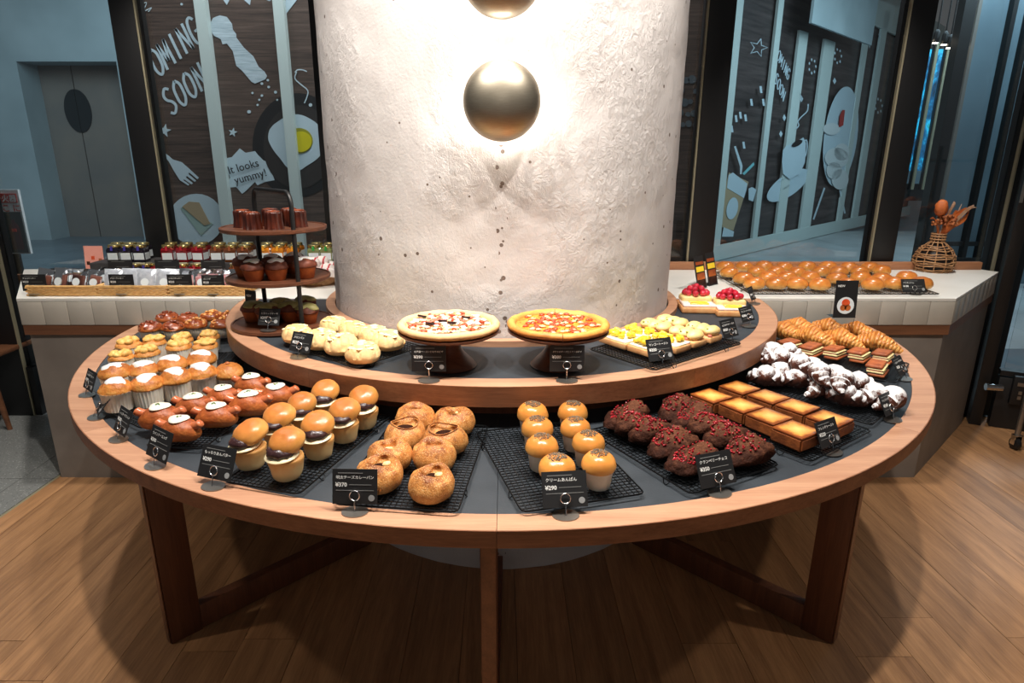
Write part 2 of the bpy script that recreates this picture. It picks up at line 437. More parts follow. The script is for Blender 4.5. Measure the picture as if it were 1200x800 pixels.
def strokes(lines, plane, wd, name, m, parent, lift=.004, curve=0):
    g = G()
    for pts in lines:
        L, R = stroke_poly(pts, wd, curve); P = [plane(*p) for p in L]; Q = [plane(*p) for p in R]
        nrm = (Q[0] - P[0]).cross(P[-1] - P[0]).normalized()
        if nrm.dot(Vector((0, 0, H)) - P[0]) < 0: nrm = -nrm
        n = len(P); g.add([p + nrm*lift for p in P] + [q + nrm*lift for q in Q], [(i, i+1, n+i+1, n+i) for i in range(n-1)])
    return g.obj(name, m, parent, 0)
def oval(cx, cy, rx, ry, n=28, rot=0, a0=0, a1=2*PI):
    c, s = math.cos(rot), math.sin(rot); out = []
    for i in range(n):
        a = a0 + (a1 - a0)*i/(n if a1 - a0 >= 2*PI - 1e-6 else n - 1); x, y = rx*math.cos(a), ry*math.sin(a)
        out.append((cx + x*c - y*s, cy + x*s + y*c))
    return out
def star(cx, cy, r, rot=0, inner=.42):
    return [(cx + (r if i % 2 == 0 else r*inner)*math.sin(rot + PI*i/5), cy - (r if i % 2 == 0 else r*inner)*math.cos(rot + PI*i/5)) for i in range(10)]
pB = lambda x, y: atY(x, y, YB)
# letters, drawn as strokes in their own slanted frame
GLY = {'C': [[(.9,.15),(.6,0),(.25,.1),(.1,.5),(.25,.9),(.6,1),(.9,.85)]], 'O': [[(.5,0),(.15,.2),(.08,.5),(.15,.8),(.5,1),(.85,.8),(.92,.5),(.85,.2),(.5,0)]],
       'M': [[(0,1),(.1,0)],[(.1,0),(.5,.75)],[(.5,.75),(.9,0)],[(.9,0),(1,1)]], 'I': [[(.5,0),(.5,1)]], 'N': [[(.1,1),(.1,0)],[(.1,0),(.9,1)],[(.9,1),(.9,0)]],
       'G': [[(.9,.15),(.6,0),(.25,.1),(.1,.5),(.25,.9),(.6,1),(.9,.85),(.9,.55)],[(.9,.55),(.55,.55)]], 'S': [[(.9,.12),(.5,0),(.15,.2),(.3,.42),(.7,.58),(.88,.8),(.5,1),(.1,.88)]]}
def lettering(word, ox, oy, ux, uy, vx, vy, adv):
    out = []
    for i, c in enumerate(word):
        for st in GLY[c]:
            q = st if len(st) < 3 else [(p.x, p.y) for p in crom([(a, b, 0) for a, b in st], 4)]
            out.append([(ox + (i*adv + a*.8)*ux + b*vx, oy + (i*adv + a*.8)*uy + b*vy) for a, b in q])
    return out
strokes(lettering('OMING', 172, 62, 11.5, -9.6, 14, 29, .95) + lettering('SOON', 188, 108, 11.5, -9.2, 13, 28, 1.02), pB, 3.2, 'lettering', M['pale'], hb)
strokes([[(166, 5), (172, 3), (170, 9), (167, 14), (172, 12), (178, 9), (174, 14)]], pB, .9, 'lettering_swirl', M['pale'], hb, curve=3)
mill = [(247,27),(250,21),(258,18),(266,20),(272,28),(273,35),(277,40),(277,44),(286,56),(297,66),(303,78),(310,84),(313,89),(311,93),(299,98),(295,96),(284,83),(277,77),(273,60),(266,51),(261,52),(259,46),(251,42),(247,35)]
flat(mill, pB, 'pepper_mill_print', M['paleline'], .004, hb)
for x, y, r in ((307,98,1.6),(314,94,1.5),(315,102,1.6),(323,108,1.8),(296,109,1.4),(307,112,1.5),(304,117,1.4),(302,123,1.4),(292,131,2.2),(325,117,1.2),(364,123,2.2),(254,95,1.4),(213,5,1.5)):
    flat(oval(x, y, r, r, 8), pB, 'pepper_grain_print', M['pale'], .004, hb)
flat(oval(349, 170, 53, 61, 40), pB, 'pan_print', M['printblack'], .003, hb)
flat(oval(350, 172, 41, 49, 40), pB, 'pan_base_print', mat('print_pan_base', rgb(44, 40, 38), .5), .006, hb)
egg = [(321,146),(335,137),(350,134),(365,140),(376,150),(380,165),(379,176),(372,186),(360,194),(350,200),(338,197),(329,186),(321,176),(315,164),(316,153)]
flat([(p.x, p.y) for p in crom([(a, b, 0) for a, b in egg + egg[:1]], 3)], pB, 'egg_white_print', M['pale'], .009, hb)
flat(oval(351, 165, 16, 15), pB, 'yolk_edge_print', M['yolkrim'], .012, hb); flat(oval(353, 166, 13, 12), pB, 'yolk_print', M['yolk'], .015, hb)
strokes([[(346,85),(349,82),(355,82),(360,84)],[(348,84),(346,92),(353,99),(361,106),(360,114),(357,121)]], pB, 1.3, 'steam_print', M['pale'], hb, .009, 3)
burst = [(262,186),(272,184),(281,174),(288,179),(299,177),(303,182),(309,188),(320,191),(318,200),(322,211),(311,213),(302,217),(299,213),(290,222),(284,227),(277,219),(266,220),(270,208),(266,198)]
flat(burst, pB, 'speech_burst_print', M['pale'], .004, hb)
tm = text_mesh('It looks\n yummy!', .085, M['printblack'], bold=.0005)
o = bpy.data.objects.new('lettering', tm); COL.objects.link(o); o.parent = hb
p = pB(269, 204); o.location = (p.x, YB - .012, p.z); o.rotation_euler = (PI/2, math.radians(-14), 0)
for x, y, r in ((193,153,8),(273,155,5.5)): flat(star(x, y, r, .2), pB, 'star_print', M['pale'], .004, hb)
flat([(192,178),(203,187),(213,190),(221,197),(233,208),(231.5,210),(222,202),(221,204),(230,211.5),(228.5,213),(219,206),(218,208),(226,214.5),(224.5,216),(216,210),(215,211),(222,216),(221,217.5),(211,211),(204,200),(198,189),(191,181)], pB, 'fork_print', M['pale'], .004, hb)
flat(oval(230, 257, 32, 30), pB, 'plate_print', M['pale'], .004, hb)
flat([(212,244),(221,237),(234,238),(242,258),(250,262),(236,276)], pB, 'cake_print', M['tan2'], .007, hb)
flat([(214,242),(222,236),(234,237),(247,262),(240,264)], pB, 'cake_top_print', M['tan'], .010, hb)
for pts in ([(262,0),(266,6),(269,0)], [(286,0),(293,6),(294,0)], [(312,0),(316,1.5),(318,0)], [(335,17),(348,0),(335,0)]):
    flat(pts, pB, 'bunting_print', M['pale'], .004, hb)
for xa, xb in ((230.5, 244), (322, 334.5)):
    p, q = atY(xa, 0, YB), atY(xb, 0, YB)
    G().box(((p.x + q.x)/2, YB - .03, 1.9), (q.x - p.x, .06, 3.8)).obj('mullion', M['mullionwhite'], hb, 0)
for i in range(14):
    x, y = 794 + (i*37 % 24), 92 + (i*53 % 66); flat(oval(x, y, 3 + i % 3, 3 + i % 3, 10), pB, 'bubble_print', mat('print_bubble', rgb(84, 94, 100), .5) if i == 0 else bpy.data.materials['print_bubble'], .004, hb)

# ---- shop front running away to the right, same prints seen at a slant
ks = NT('wood_print_slanted'); v_ = ks.coord('Object', (.5, .5, 9)); n1 = ks.noise(v_, 1.6, 6, .65, .5)
ks.link(ks.ramp(n1, [(.36, rgb(38, 34, 34)), (.7, rgb(82, 72, 70))]), ks.b.inputs['Base Color']); ks.b.inputs['Roughness'].default_value = .4
pS = at45
sf = thing('shop_front', 'slanted glazed shop front with cup and ice-cream prints beyond the right window', 'shop front', (4.2, 10.5, 0))
def spanel(xa, xb, ytop, ybot, name, m, back=.05):
    """panel of the slanted front between two picture columns, given at picture row 150"""
    a, b = pS(xa, 150), pS(xb, 150); u = Vector((1, 1, 0)).normalized(); nrm = Vector((1, -1, 0)).normalized()
    z0, z1 = ybot, ytop; c = (a + b)/2; L = (b - a).dot(u)
    g = G().box((0, 0, 0), (L, .04, z1 - z0), M=Matrix.Translation((c.x - nrm.x*back - 4.2, c.y - nrm.y*back - 10.5, (z0 + z1)/2)) @ Matrix.Rotation(PI/4, 4, 'Z'))
    return g.obj(name, m, sf, 0)
zt = pS(911, 27).z
spanel(815, 1082, 4.4, 0, 'glazing_print', ks.m, .06)
spanel(815, 1082, pS(890, 277).z, pS(890, 292.5).z, 'base_rail', M['mullionwhite'], -.02)
for xa, xb, z1 in ((842,855,4.4),(894,900,4.4),(921.5,931.5,zt),(951,963.5,zt),(996,1001,4.3),(1013.5,1020,4.3),(1036,1041,4.2)):
    spanel(xa, xb, z1, 0, 'mullion', M['mullionwhite'], -.01)
spanel(908, 982, 4.6, zt, 'header_box', M['concrete'], -.35)
spanel(980, 1085, 4.6, 3.95, 'header_rail', M['mullionwhite'], -.01)
def sprint(poly, name, m, lift=.006):
    o = flat(poly, pS, name, m, lift, None); o.location = (-4.2, -10.5, 0); o.parent = sf; return o
o = strokes(lettering('COMING', 909, 52, 2.9, 5.6, -3.2, 11.5, .95) + lettering('SOON', 909, 84, 2.9, 6.6, -3.2, 11.5, .95), pS, 1.0, 'lettering', M['pale'], None, .02); o.location = (-4.2, -10.5, 0); o.parent = sf
o = strokes([star(887, 56, 11, .3) + star(887, 56, 11, .3)[:1]], pS, .9, 'star_outline_print', M['pale'], None, .02); o.location = (-4.2, -10.5, 0); o.parent = sf
# take-away cup
sprint([(847,222),(853,202),(876,213),(858,270),(845,266),(843,240)], 'cup_sleeve_print', M['tan'], .02)
sprint([(852,205),(857,202),(874,215),(873,222),(870,232),(850,220)], 'cup_body_print', M['pale'], .025)
sprint(oval(856, 244, 6.5, 13, 20, .2), 'cup_emblem_print', M['pale'], .03)
sprint([(846,266),(858,271),(857,277),(844,277)], 'cup_base_print', M['pale'], .03)
sprint([(858,172),(860,171),(868,194),(867,204),(865,204),(865,195)], 'straw_print', M['pale'], .03)
sprint([(868,203),(881,190),(882,193),(870,205)], 'straw_print', mat('print_teal', rgb(120, 190, 196), .5), .03)
for x, y in ((861,139),(866,135),(872,138),(856,151),(879,120),(890,105),(870,170),(893,120)):
    sprint([(x-1.5,y-4),(x+1,y-4),(x+2,y+4),(x-.5,y+4)], 'sprinkle_print', M['pale'], .02)
sprint([(876,221),(880,219),(885,222),(881,236),(876,234)], 'charm_print', M['pale'], .02)
# saucer and tea cup
sprint(oval(922, 217, 29, 12, 30, -.62), 'saucer_print', M['pale'], .02)
sprint([(914,176),(918,171),(930,166),(938,161),(941,168),(940,190),(934,203),(922,210),(914,203),(913,190)], 'tea_cup_print', M['pale'], .05)
sprint(oval(930, 168, 7, 3, 16, -.5), 'tea_print', M['printblack'], .06)
o = strokes([[(939,167),(943,164),(944,172),(942,182),(938,187)], [(915,222),(930,212),(945,198)], [(911,212),(925,206)]], pS, 1.4, 'cup_handle_print', M['pale'], None, .03, 3); o.location = (-4.2, -10.5, 0); o.parent = sf
o = strokes([[(930,152),(934,147),(933,142),(938,136),(944,130),(945,122)], [(938,118),(936,112),(934,108)]], pS, 1.3, 'steam_print', M['pale'], None, .03, 3); o.location = (-4.2, -10.5, 0); o.parent = sf
for x, y in ((950,78),(980,66),(1028,124)):
    for j in range(7): sprint(oval(x + 4*math.cos(j*.9), y + 8*math.sin(j*.9), .8, 1.8, 6), 'blossom_print', M['pale'], .03)
for x, y in ((976,95),(917,138),(913,157),(937,116),(1018,149)): sprint(oval(x, y, 2, 4, 4), 'diamond_print', M['pale'], .03)
# plate with soft ice
sprint(oval(984, 160, 19.5, 59, 36, .13), 'plate_print', M['pale'], .02)
sprint([(981,136),(984,129),(987,129),(985,147),(980,149)], 'strawberry_print', mat('print_red', rgb(168, 50, 46), .5), .05)
M['icewhite'] = mat('print_ice', rgb(206, 214, 214), .5)
for cx, cy, rx, ry in ((972,151,10,7),(978,185,14,12),(984,178,9,10),(975,200,9,10),(982,210,10,12)): sprint(oval(cx, cy, rx, ry, 20), 'soft_ice_print', M['icewhite'], .04)
o = strokes([[(965,220),(952,257)], [(983,222),(989,250)]], pS, 2, 'easel_print', M['pale'], None, .02); o.location = (-4.2, -10.5, 0); o.parent = sf
for x, y in ((993,18),(1008,32),(1031,45),(1000,30),(1017,48)): sprint([(x-3,y-5),(x+3,y-5),(x+1,y+9)], 'bunting_print', M['pale'], .02)
# ---- corner at the far right: dark posts, blue glow, grey glass
M['bluewall'] = mat('blue_grey_panel', rgb(104, 126, 138), .4, rgb(124, 148, 160), .8)
k = NT('glow_blue'); v_ = k.coord('Object', (1.2, 1, .8)); n1 = k.noise(v_, 3.2, 6, .7, .4)
c_ = k.ramp(n1, [(.36, rgb(8, 22, 34)), (.5, rgb(16, 78, 116)), (.6, rgb(30, 150, 190)), (.7, rgb(20, 110, 90)), (.78, rgb(120, 220, 245))])
k.link(c_, k.b.inputs['Base Color']); k.link(c_, k.b.inputs['Emission Color']); k.b.inputs['Emission Strength'].default_value = 1.3; M['glow'] = k.m
YF = 9.0
fr = thing('facade', 'dark-posted facade with a glowing blue window beyond the far right pane', 'facade', (7.0, YF, 0))
def fbox(xa, xb, ya, yb, name, m, Y, th=.06, z=None):
    p, q = atY(xa, 150, Y), atY(xb, 150, Y); z1 = atY(1100, ya, Y).z; z0 = max(0, atY(1100, yb, Y).z) if z is None else z
    G().box(((p.x + q.x)/2 - 7.0, Y - YF, (z0 + z1)/2), (q.x - p.x, th, z1 - z0)).obj(name, m, fr, 0)
fbox(1046, 1104, 58, 205, 'glowing_window', M['glow'], YF + .1)
fbox(1046, 1104, 205, 235, 'window_base', M['black'], YF + .1)
fbox(1046, 1104, 200, 215, 'window_ledge', M['bluewall'], YF + .05)
for x in (1067, 1081, 1094): fbox(x - 1.5, x + 1.5, 50, 222, 'glazing_bar', M['brass'], YF - .1, .04); 
for x in (1065, 1079, 1092): fbox(x - 2, x, 50, 222, 'glazing_bar', M['black'], YF - .08, .04)
fbox(1100, 1113, -40, 400, 'post', M['black'], 7.6, .12, 0)
fbox(1113, 1260, -40, 400, 'grey_panel', M['bluewall'], 7.8, .05, 0)
fbox(1118, 1122, -40, 400, 'panel_joint', M['liftdoor'], 7.74, .03, 0)
for x in (1158, 1177): fbox(x - 2.5, x + 2.5, -40, 400, 'post', M['black'], 7.6, .08, 0)
fbox(1113, 1260, 283, 288, 'low_rail', M['black'], 7.6, .05, atY(1100, 288, 7.6).z); fbox(1113, 1260, 302, 306, 'low_rail', M['black'], 7.55, .05, max(.02, atY(1100, 306, 7.55).z))
M['ceilingmall'] = mat('mall_ceiling', rgb(96, 92, 90), .5, rgb(116, 110, 106), .6)
cm_ = G().box((8.5, 9.0, 4.45), (11, 9, .1)).obj('ceiling_mall', M['ceilingmall'], kind='structure', smooth=0)
M['lampglow'] = mat('lamp_glow', rgb(255, 236, 210), .5, emit=14)
for i, (x, y) in enumerate(((1088, 47), (1096, 50), (1106, 52), (1112, 56))):
    p = atY(x, y, 7.9)
    t = thing('downlight', f'{"bright" if i < 2 else "small"} track spotlight above the blue window, {ORD[i]} from the left', 'spotlight', (p.x, p.y, p.z), group='track spotlights over the blue window')
    G().lathe([(0, 0), (.03, 0), (.034, .02), (.034, .1), (.02, .13), (.008, .14), (.008, 4.4 - p.z), (0, 4.4 - p.z)], 10).obj('housing', M['black'], t)
    G().lathe([(0, -.012), (.028, -.008), (.03, -.001)], 10).obj('lens', M['lampglow'], t)
# notice with fire extinguisher behind the left pane
nt = thing('notice_board', 'white notice with red heading and extinguisher picture at the left edge', 'notice', (0, 0, 0))
YN = 4.3; p, q = atY(-14, 222, YN), atY(24, 297, YN); p2 = atY(24, 222, YN)
nt.location = ((p.x + q.x)/2 + .02, YN, 0); wN = .24; zt_, zb_ = p.z, q.z
G().box((0, 0, (zt_ + zb_)/2), (wN, .02, zt_ - zb_)).obj('board', M['white'], nt, 0)
G().box((0, .02, zb_/2), (.04, .02, zb_ + .1)).box((0, .03, .01), (.3, .2, .02)).obj('stand', M['black'], nt, 0)
hN = zt_ - zb_
G().box((0, -.012, zt_ - .055), (wN - .03, .004, .06)).obj('heading_band', mat('print_red2', rgb(190, 60, 50), .5), nt, 0)
G().box((0, -.012, zb_ + hN*.34), (wN - .02, .004, hN*.64)).obj('picture', mat('print_dark_teal', rgb(44, 62, 66), .4), nt, 0)
for tx, sz, zz, mm in (('消火器', .05, zt_ - .075, M['white']), ('ここ に', .055, zt_ - .14, bpy.data.materials['print_red2'])):
    o = bpy.data.objects.new('lettering', text_mesh(tx, sz, mm, 'CENTER', .001)); COL.objects.link(o); o.parent = nt; o.location = (.03, -.0155, zz); o.rotation_euler = (PI/2, 0, 0)
G().lathe([(0, 0), (.035, 0), (.037, .01), (.037, .14), (.028, .165), (.012, .18), (.012, .2), (0, .2)], 14, M=Matrix.Translation((.05, -.016, zb_ + .03)) @ Matrix.Diagonal((1, .12, 1, 1))).obj('extinguisher_print', mat('print_ext', rgb(70, 40, 44), .4), nt)
G().box((.05, -.022, zb_ + .16), (.03, .003, .02)).obj('extinguisher_label', bpy.data.materials['print_red2'], nt, 0)

# ------------------------------------------------------------------ bakery window wall
YG = 3.68
def px2x(x, y, Y=YG): return atY(x, y, Y).x
def winpart(n): return thing(f'window_{n}', loc=(0, YG, 0), kind='structure')
posts = {'a': (-3.4, -2.90), 'b': (-2.033, -1.905), 'c': (-1.0, -.87), 'd': (1.075, 1.215), 'e': (2.125, 2.255), 'f': (2.85, 3.02)}
w1, w2, w3, w4 = (winpart(i) for i in (1, 2, 3, 4))
def post(par, k, strip=None):
    a, b = posts[k]; G().box(((a + b)/2, 0, 1.95), (b - a, .12, 3.9), bevel=.003).obj('mullion', M['black'], par)
    if strip: x = b + .006 if strip > 0 else a - .006; G().box((x, -.05, 1.95), (.009, .02, 3.9)).obj('trim_strip', M['brass'], par, 0)
def pane(par, a, b, z0=.31): G().box(((a + b)/2, .01, (z0 + 3.9)/2), (b - a, .008, 3.9 - z0)).obj('glass_pane', M['glass'], par, 0)
post(w1, 'a', 1); post(w1, 'b', 1); pane(w1, posts['a'][1], posts['b'][0])
G().box((-3.13, -.01, .155), (.56, .08, .31)).obj('kick_plate', M['black'], w1, 0)
G().box((-3.4, -.01, .155), (.5, .08, .31)).obj('kick_plate', M['black'], w1, 0)
post(w2, 'c'); pane(w2, posts['b'][1], posts['c'][0]); post(w3, 'd', -1); pane(w3, posts['c'][1], posts['d'][0])
post(w4, 'e', -1); post(w4, 'f', -1); pane(w4, posts['d'][1], posts['e'][0]); pane(w4, posts['e'][1], posts['f'][0])
# glazed side wall turning towards the viewer at the far right
dx_, dy_ = math.cos(math.radians(-28)), math.sin(math.radians(-28)); RA = math.radians(-28)
w5 = thing('window_5', loc=(2.825, 3.54, 0), rz=RA, kind='structure')
G().box((.03, 0, 1.95), (.06, .1, 3.9), bevel=.003).obj('mullion', M['black'], w5)
G().box((.008, -.055, 2.6), (.014, .01, 2.6)).obj('trim_strip', M['steel'], w5, 0)
G().box((.9, 0, .155), (1.6, .07, .31), bevel=.003).obj('kick_plate', M['black'], w5)
G().box((.9, 0, .335), (1.6, .06, .03)).obj('bottom_rail', M['black'], w5, 0)
G().box((.9, .01, 2.1), (1.56, .01, 3.5)).obj('glass_pane', M['glass'], w5, 0)
G().tube([(.03, -.11, .262), (.11, -.09, .262)], .02, 12).obj('door_stay', M['chrome'], w5)
G().box((.20, -.05, .25), (.08, .04, .17), bevel=.006).obj('socket_box', M['black'], w5)
G().box((.20, -.072, .29), (.04, .004, .02)).box((.20, -.072, .24), (.016, .004, .02)).box((.20, -.072, .21), (.016, .004, .02)).obj('socket_label', M['steel'], w5, 0)

# ------------------------------------------------------------------ window counters
def counter(side):
    s = side; nm = 'left' if s < 0 else 'right'
    xi, xo, xb = (.60, 2.08, 2.79) if s > 0 else (.60, 2.222, 2.74); Yf, Yb = 2.826, 3.60; yb2 = 3.51 if s > 0 else 3.59
    t = thing('window_counter', f'{"long pale tiled counter with grey body carrying jars and cookies, left" if s < 0 else "pale tiled counter with angled end carrying glazed buns, right"} of the column', 'counter', (0, 0, 0), group='window counters')
    cut = 8
    inner = [(.765*math.cos(a), 2.85 + .765*math.sin(a)) for a in [math.radians(-1.5 + 77*i/cut) for i in range(cut+1)]]
    def poly(ins): return [(s*x, y) for x, y in ([(xo - ins, Yf + ins), (xb - ins*1.2, yb2), (xb - .05, Yb)] + [(.2, Yb)] + inner[::-1])]
    G().prism(poly(0), ZC - .012, ZC).obj('counter_top', M['top'], t, 0)
    G().prism(poly(.006), ZT, ZC - .0125).obj('tile_backing', M['grout'], t, 0)
    G().prism(poly(.002), ZT - .047, ZT - .0005).obj('wood_band', M['band'], t, 0)
    G().prism(poly(.015), 0.0, ZT - .0475).obj('body', M['body'], t, 0)
    h = ZC - .013 - ZT; n = int((xo - .78)/.113); x = xo
    while x - .113 > .74:
        G().box((s*(x - .0565), Yf + .003, ZT + h/2), (.1105, .008, h - .003), bevel=.0015).obj('tile', M['tile'], t); x -= .113
    d = Vector((xb - xo, yb2 - Yf, 0)); L = d.length; d.normalize(); a = math.atan2(d.y, d.x*s); m_ = int(L/.113)
    for i in range(m_ + 1):
        wdt = .1105 if i < m_ else L - m_*.113 - .003
        if wdt < .02: continue
        c = Vector((xo, Yf, 0)) + d*(i*.113 + wdt/2 + .001) + Vector((-d.y, d.x, 0))*(.004)
        G().box((s*c.x, c.y, ZT + h/2), (wdt, .008, h - .003), rz=a, bevel=.0015).obj('tile', M['tile'], t)
    return t
ctl, ctr = counter(-1), counter(1)
sl = G().box((1.77, 3.59, ZC + .022), (1.94, .03, .044), bevel=.003).obj('trim_1', M['sill'], kind='structure')

# ------------------------------------------------------------------ column
k = NT('plaster'); v_ = k.coord('Object'); b = k.b
n1 = k.noise(v_, 3.0, 4, .6); n2 = k.noise(k.coord('Object', (1, 1, .7)), 34, 6, .75, .5); n3 = k.noise(v_, 120, 3)
patch = k.ramp(k.noise(v_, 2.2, 3, .5), [(.42, (0, 0, 0, 1)), (.56, (1, 1, 1, 1))])
vo = k.add('ShaderNodeTexVoronoi'); vo.inputs['Scale'].default_value = 21; vo.inputs['Randomness'].default_value = 1; k.link(v_, vo.inputs['Vector'])
sepc = k.add('ShaderNodeSeparateColor'); k.link(vo.outputs['Color'], sepc.inputs[0])
pit = k.math('LESS_THAN', vo.outputs['Distance'], k.math('MULTIPLY', k.math('SUBTRACT', sepc.outputs[0], .55), .36))
sp_ = k.add('ShaderNodeSeparateXYZ'); k.link(v_, sp_.inputs[0])
vo2 = k.add('ShaderNodeTexVoronoi'); vo2.inputs['Scale'].default_value = 34; k.link(v_, vo2.inputs['Vector'])
seam = k.math('MULTIPLY', k.math('LESS_THAN', k.math('ABSOLUTE', k.math('ADD', sp_.outputs[0], k.math('MULTIPLY', k.math('SUBTRACT', n1, .5), .06))), .018), k.math('LESS_THAN', vo2.outputs['Distance'], .27))
seam = k.math('MULTIPLY', seam, k.math('LESS_THAN', sp_.outputs[2], 1.58))
pit = k.math('MAXIMUM', pit, seam)
base = k.ramp(n1, [(.3, rgb(203, 196, 192)), (.7, rgb(218, 212, 208))])
k.link(k.mix(pit, base, rgb(120, 104, 94)), b.inputs['Base Color']); b.inputs['Roughness'].default_value = .75
hgt = k.math('ADD', k.math('MULTIPLY', n2, k.math('ADD', k.math('MULTIPLY', patch, 1.0), .18)), k.math('MULTIPLY', n3, .06))
hgt = k.math('SUBTRACT', hgt, k.math('MULTIPLY', pit, 1.2)); k.bump(hgt, .75, .014)
M['plaster'] = k.m
def plaster_pt(x, y, z, a, i):
    d = .0035*nz((x, y, z), 5, 1) + .002*nz((x, y, z), 17, 2); f = 1 + d/.74
    return (x*f, y*f, z)
RC = .738
pr = [(RC, 3.9*i/150) for i in range(151)]
colm = G().lathe(pr, 260, plaster_pt).obj('column', M['plaster'], smooth=180, loc=(CEN[0], CEN[1], 0))
tag(colm, 'thick round white column of rough plaster rising through the table', 'column')

# ------------------------------------------------------------------ wall lamps on the column
M['bronze'] = mat('brushed_bronze', rgb(168, 158, 140), .42, rgb(178, 168, 150), 40, (1, 1, 12), metal=1)
M['ledring'] = mat('led_ring', rgb(255, 238, 214), .5, emit=9)
for i, zl in enumerate((1.706, 2.05)):
    t = thing('wall_lamp', 'round bronze dome lamp on the white column, ' + ('lower' if i == 0 else 'upper'), 'lamp', (0, CEN[1] - RC - .004, zl), group='dome lamps on the column')
    Mx = Matrix.Rotation(PI/2, 4, 'X')
    prof = [(.119*math.cos(a), .052 + .078*math.sin(a)) for a in [PI/2*j/14 for j in range(15)]]; prof[-1] = (0, prof[-1][1])
    G().lathe([(.112, .05), (.119, .048)] + prof, 48, M=Mx).obj('dome', M['bronze'], t)
    G().lathe([(0, -.004), (.05, -.004), (.05, .02), (.03, .026), (.03, .06), (.0, .06)], 24, M=Mx).obj('wall_mount', M['white'], t)
    G().lathe([(.06, .044), (.075, .044), (.075, .05), (.06, .05)], 32, M=Mx).obj('light_ring', M['ledring'], t)
    for j in range(8):
        a = PI/4*j + .2; lamp('POINT', 'wall_lamp_led', (.078*math.cos(a), CEN[1] - RC - .036, zl + .078*math.sin(a)), (0, 0, 0), .55, (1, .95, .88), .006)
    if i == 0: G().box((0, -.004, .17), (.012, .012, .1)).obj('cable_cover', M['white'], t, 0)

# ------------------------------------------------------------------ round display table
tb = thing('display_table', 'large half-round wooden display table with slate top around the column', 'table', (CEN[0], CEN[1], 0))
RT = 1.692
A_, B_ = PI + .008, 2*PI - .008
cuts = [A_, A_ + (B_ - A_)*.25, -PI/2 + 2*PI - .006, A_ + (B_ - A_)*.75, B_]
M['shaded_veneer'] = wood('rim_veneer_shaded', rgb(118, 72, 46), rgb(160, 106, 72), 0, 7, .45, .06, .1)  # darker wood for the rim faces, with their shade put into the colour
for a, b in zip(cuts, cuts[1:]):
    G().arc((0, 0), RT - .066, RT - .0025, ZT - .042, ZT, a, b - .0007, 26).obj('rim', M['rim'], tb, 30)
    G().arc((0, 0), RT - .0025, RT, ZT - .042, ZT - .0005, a, b - .0007, 26).obj('edge_veneer_shaded', M['shaded_veneer'], tb, 30)
for a, b in ((A_, -PI/2 + 2*PI - .006), (-PI/2 + 2*PI - .006, B_)):
    G().arc((0, 0), .80, RT - .0665, ZT - .03, ZT - .003, a, b - .0007, 48).obj('slate_top', M['slate'], tb, 0)
G().arc((0, 0), .8, RT - .12, ZT - .05, ZT - .031, A_, B_, 60).obj('underframe', M['leg'], tb, 0)
for i, dg in enumerate((-134.5, -91.15, -45.5)):
    a = math.radians(dg); Rm = Matrix.Rotation(a, 4, 'Z')
    l = thing('leg_frame'); l.parent = tb; l.rotation_euler = (0, 0, a)
    ch = (ZT - .05)
    G().box((1.522, 0, ch/2), (.10, .04, ch), bevel=.002).obj('upright', M['leg'], l)
    G().box((1.13, 0, .05), (.684, .04, .09), bevel=.002).obj('stretcher', M['leg'], l)
    for s in (-1, 1): G().box((1.5755, s*.0, ch/2), (.003, .034, ch - .01)).obj('edge_band', M['band'], l, 0) if s > 0 else None
# upper tier
tr = thing('upper_tier', 'raised half-round wooden tier with slate top close around the column', 'shelf', (CEN[0], CEN[1], 0))
RR = 1.175
cuts = [A_, A_ + (B_ - A_)*.33, A_ + (B_ - A_)*.67, B_]
for a, b in zip(cuts, cuts[1:]): G().arc((0, 0), RR - .07, RR - .0025, ZR - .062, ZR, a, b - .0007, 26).obj('rim', M['rim'], tr, 30); G().arc((0, 0), RR - .0025, RR, ZR - .062, ZR - .0005, a, b - .0007, 26).obj('edge_veneer_shaded', M['shaded_veneer'], tr, 30)
G().arc((0, 0), .765, RR - .0705, ZR - .04, ZR - .003, A_, B_, 64).obj('slate_top', M['slate'], tr, 0)
G().arc((0, 0), .744, .782, ZR - .003, ZR + .018, PI - .3, 2*PI + .3, 64, 9).obj('collar', M['rim'], tr, 30)
G().arc((0, 0), .81, 1.06, ZT - .002, ZR - .041, A_ + .01, B_ - .01, 60).obj('riser', M['leg'], tr, 0)
